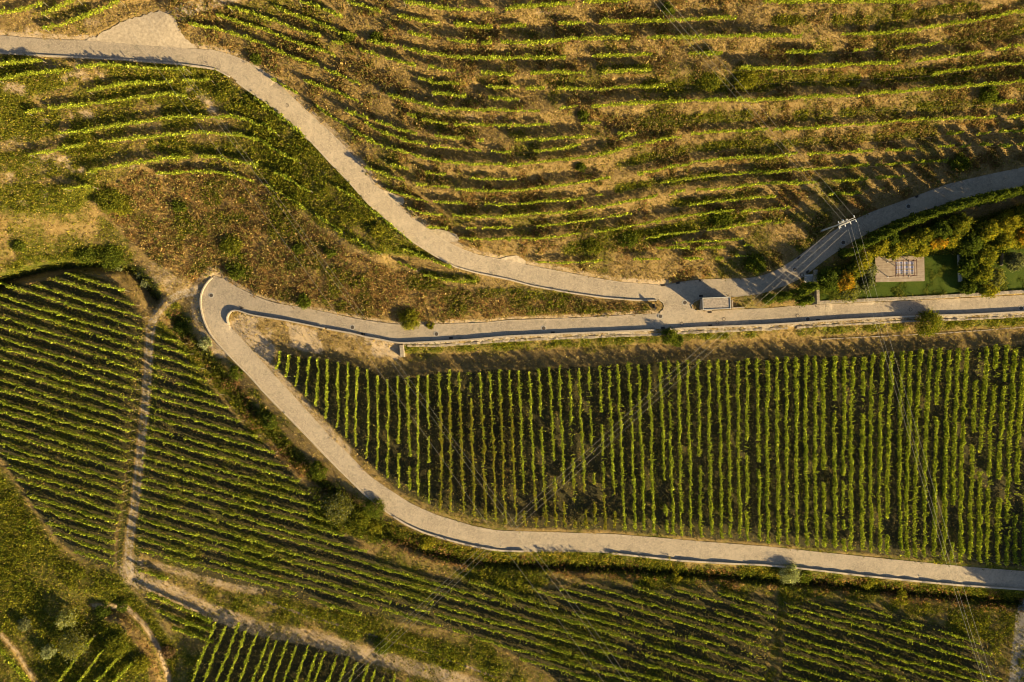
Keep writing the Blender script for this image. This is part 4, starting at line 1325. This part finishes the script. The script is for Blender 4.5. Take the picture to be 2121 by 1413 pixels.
OLIVE = [(.115, .125, .06), (.15, .155, .075), (.09, .10, .05)]
PALE = [(.20, .22, .11), (.26, .27, .14), (.14, .16, .07)]
DEEP = [(.038, .058, .010), (.060, .082, .012), (.085, .105, .016)]
MIDG = [(.075, .095, .012), (.11, .125, .016), (.055, .075, .010)]
YELL = [(.22, .19, .018), (.18, .175, .018), (.15, .16, .018), (.26, .21, .02)]
ORNG = [(.38, .19, .02), (.30, .18, .018), (.24, .17, .02)]
YGRN = [(.15, .15, .016), (.12, .13, .015), (.19, .17, .018)]

# cypress row that throws the long shadows over the terraces
cyp = list(range(1742, 2300, 28))
for i, x in enumerate(cyp):
    y = np.interp(x, RB_S[:, 0], RB_S[:, 1]) + 11
    tree("cypress_tree", x, y, .92 + .1 * (i % 3), 6.9 + .5 * ((i * 7) % 4), f"slim dark cypress on the road edge above the garden, {ordinal(i + 1)} from the left", "tree", DEEP + MIDG[:1], 170, 30, .15, 'cone', "cypresses along the garden road", .11, .2, 0, spread=.24)
for i, (x, y, h_) in enumerate([(1661, 598, 6.6), (1641, 611, 6.2), (1655, 624, 5.6), (1612, 616, 5.2), (1585, 620, 4.4)]):
    tree("cypress_tree", x, y, 1.05, h_, ["tallest small cypress right beside the road steps", "leaning cypress behind the row by the steps", "cypress next to the stone pier of the garden corner", "short cypress midway between shelter and steps", "shortest cypress nearest to the shelter"][i], "tree", DEEP + MIDG, 110, 28, .14, 'cone', "cypresses beside the road steps", .09, .15, 0, spread=.3)

GT = [  # garden trees and hedges: px, py (as seen), radius, height, palette, top palette, label
    (1722, 578, 2.5, 4.2, DEEP, None, "dark round tree at the left end of the garden"),
    (1752, 583, 2.0, 4.2, YGRN, ORNG, "orange topped tree near the road steps"),
    (1762, 601, 2.3, 3.0, OLIVE + YGRN, None, "clipped grey green dome beside the left lawn"),
    (1790, 539, 1.9, 4.6, YGRN, YELL, "bright yellow tree just left of the deck"),
    (1800, 560, 1.7, 3.4, OLIVE, None, "grey olive bush touching the deck corner"),
    (1795, 586, 1.7, 3.0, OLIVE + DEEP, None, "loose olive shrub at the deck's lower left"),
    (1775, 560, 1.8, 3.6, DEEP, YGRN, "dark shrub between the orange tree and the deck"),
    (1822, 508, 2.0, 4.4, YGRN, YELL, "yellow green tree above the deck's left half"),
    (1851, 517, 1.9, 4.0, MIDG, YELL, "yellow topped tree behind the pergola"),
    (1846, 492, 1.9, 4.2, DEEP, None, "dark tree between pergola and cypress row"),
    (1882, 502, 2.1, 4.4, MIDG, YELL, "broad yellow topped tree right of the pergola"),
    (1912, 489, 2.1, 4.8, DEEP, YGRN, "deep green tree under the cypress row, mid garden"),
    (1908, 515, 1.7, 3.6, YGRN, YELL, "small yellow tree above the deck's right corner"),
    (1943, 501, 1.8, 4.4, YGRN, ORNG, "bright orange crowned tree above the lawn"),
    (1950, 476, 2.2, 5.0, DEEP, None, "dark tree behind the orange crowned one"),
    (1975, 493, 2.0, 4.6, MIDG, YELL, "yellow streaked tree right of the orange crowned one"),
    (1992, 462, 2.3, 5.2, DEEP, YGRN, "tall dark tree below the cypresses at right"),
    (2012, 505, 2.4, 5.0, DEEP, None, "dense dark tree above the concrete bench"),
    (2010, 548, 2.3, 3.4, DEEP, None, "dark rounded tree beside the concrete bench"),
    (2006, 594, 1.5, 1.5, DEEP, None, "low dark shrub mass at the bench's lower end"),
    (2036, 562, 2.3, 3.6, DEEP + MIDG, YGRN, "large green tree right of the bench"),
    (2050, 596, 1.9, 1.9, YGRN + MIDG, YELL, "sunlit rounded shrub at the garden wall"),
    (2062, 576, 2.1, 2.5, OLIVE + YGRN, None, "clipped pale dome beside the right lawn"),
    (2046, 530, 2.3, 4.8, MIDG, YGRN, "mid green tree above the clipped pale dome"),
    (2050, 478, 2.2, 5.2, MIDG, YELL, "tall yellow tree below the right cypresses"),
    (2090, 462, 2.3, 5.2, YGRN, YELL, "brightest yellow tree near the right edge"),
    (2085, 495, 2.1, 4.6, MIDG, YELL, "yellow topped tree above the right lawn"),
    (2118, 487, 2.1, 4.6, YGRN, ORNG, "orange tinged tree cut by the right edge"),
    (2125, 450, 2.3, 5.0, DEEP, YGRN, "dark tree at the right edge below the cypresses"),
    (2105, 540, 1.9, 2.8, OLIVE, None, "silvery olive bush on the right lawn"),
    (2185, 452, 2.6, 7.5, DEEP, YGRN, "first tall tree past the right edge beside the shaded road"),
    (2235, 430, 2.6, 7.5, DEEP, YGRN, "second tall tree past the right edge beside the shaded road"),
    (2285, 440, 2.6, 8.0, DEEP, YGRN, "third tall tree past the right edge beside the shaded road"),
    (2160, 500, 2.4, 5.0, MIDG, YELL, "yellow tree just past the right edge of the garden"),
]
for x, y, rad, h_, pal, top, lb in GT:
    tree("garden_tree", x, y, rad * .82, h_, lb, "tree", pal, 95, 46, .155, 'dome', "trees and shrubs of the garden", .12, .3, h_ * .7, top=top, spread=.24)

BUSH = [  # px, py, radius, height, palette, label, name
    (1924, 671, 2.2, 3.6, MIDG + YGRN, "big round leafy bush leaning over the lane parapet", 110),
    (1386, 697, 1.4, 2.4, MIDG, "dark green bush below the lane opposite the junction", 60),
    (1403, 704, 1.1, 1.5, DEEP, "small dark bush right of the one opposite the junction", 40),
    (1566, 548, 1.7, 1.9, MIDG, "spreading green bush on the verge of the shaded road", 70),
    (2048, 194, 1.5, 1.6, MIDG, "blue green bush alone on an upper right terrace", 50),
    (1988, 336, 1.6, 1.6, MIDG, "green bush on the lowest terrace near the right edge", 50),
    (1208, 237, .9, 1.0, MIDG, "small weed bush on the mid terraces above the turnouts", 24),
    (1384, 18, 1.0, 1.4, MIDG, "leafy bush on the top terrace under the cables", 30),
    (1203, 348, .8, 1.1, MIDG, "narrow green bush among the central terrace rows", 24),
    (848, 660, 1.8, 1.6, YGRN, "sprawling lime green bush at the lane kerb", 80),
    (891, 674, .7, .5, YGRN, "tiny lime weed clump in the lane gutter", 16),
    (630, 624, 1.2, 1.3, MIDG, "rounded green bush on the bracken slope near the lane", 40),
    (619, 514, 1.0, 1.1, MIDG, "small lime bush midway up the bracken slope", 30),
    (684, 522, 1.1, 1.0, MIDG, "second green bush midway up the bracken slope", 30),
    (782, 478, 1.2, 1.0, YGRN, "leafy bush on the bracken slope near the road", 30),
    (303, 587, .95, 1.4, PALE, "pale leaved young fig in the dark gully by the track", 30),
    (287, 569, .6, 1.1, PALE, "smaller pale fig sprout just above the gully fig", 16),
    (246, 557, .6, .9, PALE, "pale sprig at the edge of the left field gully", 14),
    (424, 712, 1.1, 1.7, PALE, "pale leaved fig below the hairpin parapet", 34),
    (490, 772, 1.3, 1.8, MIDG, "green shrub in the ditch below the hairpin", 40),
    (560, 872, 1.5, 1.9, DEEP + MIDG, "dark shrub in the ditch halfway down the straight", 50),
    (660, 975, 1.6, 2.2, MIDG, "olive green shrub hanging over the ditch kerb", 60),
    (700, 1052, 2.7, 2.8, OLIVE + YGRN, "broad dusty green bush at the foot of the straight road", 130),
    (742, 1077, 2.0, 2.6, MIDG + YGRN, "leafy green bush right of the broad dusty one", 80),
    (775, 1052, 1.8, 2.2, MIDG, "rounded bush touching the road edge at the lower bend", 60),
    (775, 1095, 1.5, 1.8, YGRN, "lime bush at the bottom of the lower bend thicket", 50),
    (885, 1120, 1.5, 1.3, YELL + YGRN, "golden bush on the ivy bank below the lower bend", 50),
    (1400, 1197, 1.0, 1.6, YGRN + YELL, "bright yellow green sapling standing in the ditch", 30),
    (1638, 1188, 1.9, 2.6, PALE, "pale silver green bush beside the lower parapet", 60),
    (1669, 1192, 1.3, 1.8, MIDG, "green bush just right of the pale silver one", 36),
    (1796, 1208, 1.0, 1.3, YGRN, "small green bush in the ditch under the parapet", 30),
    (1868, 1238, 1.3, 1.1, YGRN, "spreading weed bush below the ditch at right", 36),
    (792, 1338, 1.5, 1.6, MIDG, "round bush growing on the rubble wall by the path", 60),
    (138, 1282, 1.7, 4.2, PALE + YGRN, "large leaved pale tree in the bottom left hollow", 46),
    (152, 1335, 2.6, 4.4, OLIVE + YGRN, "wide olive tree in the bottom left hollow", 90),
    (100, 1350, 1.3, 2.0, PALE, "feathery grey bush left of the wide olive tree", 40),
    (50, 1293, 1.2, 1.8, OLIVE, "pale feathery bush on the path at bottom left", 34),
    (215, 1265, 1.4, 1.8, DEEP, "dark bush at the corner of the bottom left wall", 44),
    (255, 1255, 1.1, 1.5, DEEP + MIDG, "dark shrub where the paths part at bottom left", 36),
    (240, 1340, 2.2, 1.9, YGRN + MIDG, "mounded sunlit scrub inside the bottom left shelf", 90),
    (290, 1375, 1.6, 1.5, YGRN, "lime scrub at the right of the bottom left shelf", 50),
    (348, 1350, 1.2, 1.3, [(.14, .085, .05), (.10, .07, .035)], "brown withered bush beside the curved bank", 36),
    (228, 412, 2.2, 1.8, MIDG + YGRN, "big green scrub mound on the left slope", 90),
    (252, 428, 1.5, 1.4, YGRN, "smaller scrub mound beside the big one on the left slope", 50),
    (230, 530, 2.4, 1.5, MIDG, "spreading fern green bush above the left gully", 90),
    (180, 528, 1.6, 1.3, MIDG, "fern green bush left of the spreading one", 54),
    (38, 508, 1.2, .9, MIDG, "small fern clump near the left edge path", 30),
    (480, 505, 1.8, 1.2, MIDG + YGRN, "lime scrub in the bracken above the hairpin", 60),
    (489, 560, 1.6, 1.1, MIDG, "dark scrub in the bracken closest to the hairpin", 56),
    (370, 425, 1.2, .9, MIDG, "faint green scrub at the top of the bracken slope", 34),
    (375, 680, 1.6, 1.8, DEEP, "dark thicket bush below the hairpin", 56),
    (392, 705, 1.3, 1.5, [(.15, .09, .045), (.12, .10, .03)], "brown shrub on the slope under the hairpin", 40),
    (1228, 508, 1.5, .8, YGRN + MIDG, "lime green scrub patch on the lower terraces", 60),
    (1300, 494, 1.6, .8, MIDG, "dense scrub patch right of the lime one", 70),
    (1496, 452, 1.8, 1.1, MIDG, "weedy green mound on the lower right terraces", 60),
    (1470, 165, 1.7, .7, YGRN + MIDG, "green scrub on the middle terraces under the cables", 70),
    (1545, 160, 2.0, .8, YGRN, "largest lime scrub patch on the middle terraces", 80),
    (722, 76, .9, 1.1, MIDG, "bushy clump in the upper terraces near the road fork", 50),
    (780, 78, .9, 1.0, MIDG, "second bushy clump right of the upper terrace one", 50),
    (530, 122, .9, .9, MIDG, "dark scrub by the road shoulder at top left", 36),
]
for x, y, rad, h_, pal, lb, ncl in BUSH:
    tree("shrub", x, y, rad, h_, lb, "shrub", pal, ncl, 36, .14, 'dome', "scattered shrubs", .05, .05, h_ * .5, spread=.28)
for i, (x, y, h_) in enumerate([(2235, 1245, 12), (2290, 1300, 12), (2260, 1195, 10), (2330, 1230, 12), (2190, 1274, 9), (2262, 1334, 12), (2335, 1385, 13)]):
    tree("roadside_tree", x, y, 3.6, h_, ["tall tree past the right edge shading the lower road", "tall tree past the lower right corner", "tree past the right edge by the vine field", "tall outermost tree past the right edge", "smaller tree just past the culvert", "tall tree beyond the one past the culvert", "last tall tree beyond the culvert"][i], "tree", DEEP + MIDG, 90, 40, .2, 'dome', "trees past the right edge", .25, 2.0, 0)


# ------------------------------------------------------------------ garden: lawn, deck, pergola
sheet("lawn", pts("1693,623 1693,592 1712,572 1740,556 1812,533 1985,526 2121,514 2290,500 2290,590 2121,600 1985,607 1800,615"), M['lawn'], .05, 12)
scatter("lawn_grass", np.clip(lawnm * 1.2 - .2, 0, 1), 60, .05, .06, [(.035, .058, .006), (.06, .088, .009), (.09, .105, .012)], M['blade'], 3, 0, limit=(1685, 500, 2160, 630), seed=41, var=.2)
dk = empty("wooden_deck", P3(1863, 557, .05), "weathered timber deck under the pergola beside the lawn", "deck", None, R(1.2))
nb_ = 33
bw = 4.66 / nb_
m_ = MB()
for i in range(nb_):
    y = -2.33 + i * bw
    m_.box(-4.5, 4.5, y + .006, y + bw - .006, .0, .16 + random.uniform(-.004, .004))
m_.build("boards", M['deck'], dk)
MB().box(-4.48, 4.48, -2.34, -2.31, -.2, .13).box(-4.48, 4.48, 2.31, 2.34, -.2, .13).build("fascia", M['deck'], dk)
pg = empty("pergola", P3(1861, 558, .22), "rusty steel pergola with pale lilac slatted shade on the deck", "pergola", None, R(1.5))
px_, py_, ph = 1.95, 1.35, 2.35
for sx in (-1, 1):
    for sy in (-1, 1):
        MB().box(sx * px_ - .05, sx * px_ + .05, sy * py_ - .05, sy * py_ + .05, 0, ph).build("post", M['frame'], pg)
        MB().box(sx * px_ - .11, sx * px_ + .11, sy * py_ - .11, sy * py_ + .11, 0, .04).build("foot_plate", M['white'], pg)
for sy in (-1, 1):
    MB().box(-px_ - .05, px_ + .05, sy * py_ - .045, sy * py_ + .045, ph, ph + .12).build("side_beam", M['frame'], pg)
for x in (-1.95, -1.45, -.48, .48, 1.42, 1.9):
    MB().box(x - .035, x + .035, -py_ - .18, py_ + .18, ph + .122, ph + .24).build("rafter", M['frame'], pg)
for i in range(9):
    y = -1.08 + i * .25
    MB().box(-1.9, 1.55, y, y + (.20 if i % 2 == 0 else .16), ph + .03 + .012 * (i % 2), ph + .05 + .012 * (i % 2)).build("shade_slat", M['cloth'] if i % 3 else M['kerb'], pg)

# ------------------------------------------------------------------ shelter by the junction
sh = empty("stone_shelter", P3(1476, 630, 0), "small flat roofed stone shelter on the junction island", "shelter", None, R(2.2))
hw, hd, hh_ = 2.42, .98, 2.35
MB().box(-hw, hw, -hd, hd, -.5, hh_).build("wall", M['stone'], sh)
rf = MB().box(-hw - .12, hw + .12, -hd - .12, hd + .12, hh_ + .003, hh_ + .14).build("roof", M['conc'], sh)
MB().box(-hw + .08, hw - .08, -hd + .08, hd - .08, hh_ + .143, hh_ + .17).build("roof_gravel", M['roofgrav'], rf)
r_ = MB()
r_.box(-hw - .12, hw + .12, hd + .0, hd + .12, hh_ + .142, hh_ + .28).box(-hw - .12, hw + .12, -hd - .12, -hd, hh_ + .142, hh_ + .28)
r_.box(-hw - .12, -hw, -hd + .002, hd - .002, hh_ + .142, hh_ + .28).box(hw, hw + .12, -hd + .002, hd - .002, hh_ + .142, hh_ + .28)
r_.build("roof_rim", M['conc'], rf)
MB().box(hw + .002, hw + .06, -.45, .45, 0, 1.95).build("door", M['white'], sh)
MB().box(hw + .75, hw + .9, -hd, hd * .6, -.4, 1.5).build("side_wall", M['stone'], sh)
MB().box(hw + .9, hw + 3.2, -hd, -hd + .22, -.4, .5).build("low_wall", M['stone'], sh)

# ------------------------------------------------------------------ hourglass sign on the island tip
sg = empty("roadside_sign", P3(1354, 636, 0), "dark hourglass shaped metal sign on the island tip", "sign", None, R(12))
for nm, prof in (("base_panel", [(-.62, 0), (.62, 0), (.16, .62), (-.16, .62)]), ("top_panel", [(-.16, .622), (.16, .622), (.60, 1.35), (-.60, 1.35)])):
    v = [(-.07, y, z) for y, z in prof] + [(.07, y, z) for y, z in prof]
    f = [(0, 3, 2, 1), (4, 5, 6, 7)] + [(i, (i + 1) % 4, 4 + (i + 1) % 4, 4 + i) for i in range(4)]
    MB().add(v, f).build(nm, M['dark'], sg)


# ------------------------------------------------------------------ covers and drains in the road
def disc(r, z0, z1, n=20, hole=0.0):
    m_ = MB()
    if not hole:
        return m_.prism([(r * math.cos(2 * math.pi * k_ / n), r * math.sin(2 * math.pi * k_ / n)) for k_ in range(n)], z0, z1)
    v, f = [], []
    for k_ in range(n):
        c_, s_ = math.cos(2 * math.pi * k_ / n), math.sin(2 * math.pi * k_ / n)
        v += [(hole * c_, hole * s_, z0), (hole * c_, hole * s_, z1), (r * c_, r * s_, z1), (r * c_, r * s_, z0)]
    for k_ in range(n):
        a_, b_ = 4 * k_, 4 * ((k_ + 1) % n)
        f += [(a_, a_ + 1, b_ + 1, b_), (a_ + 1, a_ + 2, b_ + 2, b_ + 1), (a_ + 2, a_ + 3, b_ + 3, b_ + 2), (a_ + 3, a_, b_, b_ + 3)]
    return m_.add(v, f)


def to_mesh(m_, name, mat):
    me_ = bpy.data.meshes.new(name); me_.from_pydata(m_.v, [], m_.f); me_.materials.append(mat); me_.update()
    return me_


lid_d = to_mesh(disc(.36, -.02, .03), "lid", M['iron']); rim_d = to_mesh(disc(.46, -.02, .024, 20, .365), "rim", M['conc'])
lid_p = to_mesh(disc(.24, -.02, .03), "lid", M['gravel']); rim_p = to_mesh(disc(.34, -.02, .024, 20, .245), "rim", M['iron'])
MH = [(730, 678, 0, "dark manhole cover on the lane under the lime bush's left"), (904, 692, 0, "dark manhole cover on the lane right of the stone buttress"), (1126, 680, 0, "dark manhole cover halfway along the lane"), (1368, 655, 0, "dark manhole cover beside the sign island tip"),
      (1418.5, 627, 0, "dark manhole cover between the two islands"), (1412, 671, 1, "ringed manhole cover in the junction mouth"), (1486, 668, 1, "pale ringed cover on the lane below the shelter"), (1499, 661, 1, "pale ringed cover right of its pair below the shelter"),
      (1673, 661, 0, "rusty manhole cover on the lane left of the garden"), (1652, 654, 1, "small pale ringed cover left of the garden lane"), (1916, 649.5, 0, "rusty manhole cover by the big round bush"), (1886, 641, 1, "small ringed cover left of the round bush"), (2115, 638.5, 0, "dark manhole cover at the far right of the lane"),
      (437.5, 612, 0, "manhole cover in the apex of the hairpin"), (1881.5, 427.5, 0, "manhole cover on the shaded road under the cypresses"), (1746.5, 502.5, 0, "manhole cover on the shaded road near the pole"), (1646, 558, 0, "manhole cover on the shaded road above the steps"), (1661, 569, 1, "small ringed cover at the head of the steps"), (594, 218.5, 1, "ringed cover on the descending road near the top bend")]
for x, y, pale, lb in MH:
    o = empty("manhole_cover", P3(x, y, .05), lb, "manhole cover", "manhole covers in the road")
    link("lid", lid_p if pale else lid_d, o); link("rim", rim_p if pale else rim_d, o)
gr_f = to_mesh(MB().box(-.32, .32, .16, .2, -.02, .035).box(-.32, .32, -.2, -.16, -.02, .035).box(-.36, -.322, -.2, .2, -.02, .035).box(.322, .36, -.2, .2, -.02, .035), "frame", M['iron'])
gb = MB()
for k_ in range(7):
    gb.box(-.29 + k_ * .09, -.25 + k_ * .09, -.155, .155, -.01, .028)
gr_b = to_mesh(gb, "grating", M['iron']); gr_v = to_mesh(MB().box(-.32, .32, -.158, .158, -.02, .008), "sump", M['black'])
GR = [(500.5, 638, R(-14), "drain grate in the shade of the hairpin island parapet"), (752, 692, R(-14), "drain grate under the lane parapet left of the buttress"), (934, 700, R(3), "drain grate under the lane parapet right of the buttress"), (1145, 689, R(3), "drain grate halfway along the lane parapet"), (1373, 679, R(3), "drain grate on the lane by the dark green bush"),
      (1471, 674.5, R(3), "drain grate opposite the shelter"), (1470, 646.5, R(3), "drain grate at the shelter kerb"), (1452, 580.5, R(4), "drain grate on the shaded road's upper side"), (1373, 591, R(4), "drain grate where sun meets shade at the junction"), (1404, 586, R(10), "drain grate just right of the junction shade edge"), (1452, 613, R(4), "drain grate behind the shelter"),
      (1900, 407, R(22), "drain grate on the terraced side of the shaded road"), (1694, 663, R(3), "drain grate on the lane below the garden corner"), (1673, 563, R(40), "drain grate at the head of the steps"), (1655, 534, R(38), "drain grate on the verge opposite the steps"), (1693, 634, R(3), "drain grate at the garden wall's left corner")]
for x, y, rz, lb in GR:
    o = empty("drain_grate", P3(x, y, .05), lb, "drain grate", "drain grates in the road", rz)
    link("frame", gr_f, o); link("grating", gr_b, o); link("sump", gr_v, o)

# ------------------------------------------------------------------ utility pole
pz = float(Zat(1702, 478))
pole = empty("utility_pole", P3(1702, 478), "grey concrete utility pole with crossarms at the road bend", "utility pole", None, R(22))
PH = 10.2
b_ = MB()
for sx in (-1, 1):      # two flanges with ladder webs: the pierced concrete type
    v = []
    for z_, hw_, hd_ in ((-.8, .26, .16), (PH, .13, .085)):
        x_ = sx * hw_
        v += [(x_ - .05, -hd_, z_), (x_ + .05, -hd_, z_), (x_ + .05, hd_, z_), (x_ - .05, hd_, z_)]
    b_.add(v, [(3, 2, 1, 0), (4, 5, 6, 7), (0, 1, 5, 4), (1, 2, 6, 5), (2, 3, 7, 6), (3, 0, 4, 7)])
for k_ in range(12):
    z_ = -.2 + k_ * .86
    t_ = (z_ + .8) / (PH + .8)
    b_.box(-(.21 - .13 * t_) + .002, (.21 - .13 * t_) - .002, -.10 + .04 * t_, .10 - .04 * t_, z_, z_ + .5)
b_.build("shaft", M['conc'], pole)
arm1 = MB().box(-1.5, 1.5, .10, .20, PH - .55, PH - .42).build("crossarm", M['conc'], pole)
arm2 = MB().box(-1.5, 1.5, -.20, -.10, PH - .55, PH - .42).build("crossarm", M['conc'], pole)
arm3 = MB().box(-1.15, 1.15, -.32, -.22, PH - 1.75, PH - 1.62).build("crossarm", M['conc'], pole)
for x in (-1.4, -.55, 1.4):
    MB().tube([(x, .21, PH - .48), (x, .34, PH - .48), (x, .36, PH - .48), (x, .62, PH - .47)], [.05, .05, .10, .07], 8).build("insulator", M['porcelain'], pole)
    MB().tube([(x, -.21, PH - .48), (x, -.34, PH - .48), (x, -.36, PH - .48), (x, -.62, PH - .47)], [.05, .05, .10, .07], 8).build("insulator", M['porcelain'], pole)
for x in (-1.05, 0, 1.05):
    MB().tube([(x, -.33, PH - 1.68), (x, -.7, PH - 1.7)], [.09, .06], 8).build("insulator", M['porcelain'], pole)
MB().box(-.62, -.22, .14, .46, PH - 1.5, PH - .95).build("switch_box", M['conc'], pole)
MB().box(.22, .5, .14, .4, PH - 1.6, PH - 1.0).build("switch_box", M['conc'], pole)
for x in (-1.05, 1.05):
    MB().tube([(0, -.1, PH - 2.6), (x, -.27, PH - 1.76)], .03, 5).build("brace", M['dark'], pole)

ztop = pz + PH - .5


def cable(pp, zz, label, r_=.010):
    p = pts(pp) if isinstance(pp, str) else np.array(pp)
    d = np.r_[0, np.cumsum(np.hypot(*np.diff(p, axis=0).T))]
    n = 40
    t = np.linspace(0, d[-1], n)
    q = np.c_[np.interp(t, d, p[:, 0]), np.interp(t, d, p[:, 1])]
    for _ in range(6):
        q[1:-1] = .25 * q[:-2] + .5 * q[1:-1] + .25 * q[2:]
    z_ = np.interp(t / d[-1], np.linspace(0, 1, len(zz)), zz)
    for _ in range(6):
        z_[1:-1] = .25 * z_[:-2] + .5 * z_[1:-1] + .25 * z_[2:]
    c = W(q[:, 0], q[:, 1], z_)
    m_ = MB().tube([tuple(v - c[0]) for v in c], r_, 5)
    return tag(m_.build("power_cable", M['wire'], None, tuple(c[0])), label, "cable", "overhead power cables")


for i, (a0, b0) in enumerate([((1745, 457), (1265, -100)), ((1754, 454), (1279, -100)), ((1768, 447), (1298, -100))]):
    cable([a0, b0], [ztop, ztop + 2.0, ztop + 6, ztop + 13], ["left cable rising from the pole over the upper terraces", "middle cable rising from the pole over the upper terraces", "right cable rising from the pole over the upper terraces"][i])
for i, (d0, d1) in enumerate([(0, 0), (7, 9), (20, 21)]):
    base = pts("1757,475 1798,619 1825,710 1887,919 1978,1226 2037,1413 2068,1510") + np.array([d0, 0])
    base[0] = [(1757, 475), (1763, 470), (1776, 460)][i]
    cable(base, [ztop, ztop - 3.5, ztop - 6.5, ztop - 9, ztop - 11, ztop - 12], ["left cable from the pole down over the right vine rows", "middle cable from the pole down over the right vine rows", "right cable from the pole down over the right vine rows"][i])
for i in range(3):
    base = pts("1727,472 1581,602 1460,711 1407,757 1208,942 963,1165 798,1323 660,1450") + np.array([[0, 0, 0, 0, 0, 0, 0, 0], [15, 15, 15, 14, 13, 12, 12, 12], [30, 33, 31, 28, 26, 25, 25, 25]][i]).reshape(-1, 1) * np.array([1, .10])
    base[0] = [(1727, 472), (1742, 474), (1755, 477)][i]
    cable(base, [ztop - 1.2, ztop - 4.5, ztop - 8, ztop - 10.5, ztop - 12.5, ztop - 13], ["left cable from the pole toward the bottom left", "middle cable from the pole toward the bottom left", "right cable from the pole toward the bottom left"][i])
cable("255,40 300,105 334,153 400,245 471,334 563,467 683,630 770,749 927,965 1050,1147 1152,1277 1251,1413 1320,1510", [17, 13, 10, 7.5, 5.5, 4, 3, 2.5, 2.5], "leftmost cable crossing the whole photo over the hairpin")
cable("290,30 340,100 374,148 446,250 507,329 579,427 688,577 815,756 1029,1047 1098,1147 1193,1264 1294,1413 1365,1510", [17, 13, 10, 7.5, 5.5, 4, 3, 2.5, 2.5], "middle cable crossing the whole photo over the hairpin")
cable("298,28 348,98 383,146 455,248 516,327 588,425 697,575 824,753 1038,1044 1107,1143 1202,1260 1303,1409 1374,1506", [17, 13, 10, 7.5, 5.5, 4, 3, 2.5, 2.5], "rightmost cable crossing the whole photo over the hairpin")
print("ROWS", n_rows, "OBJECTS", len(bpy.data.objects))
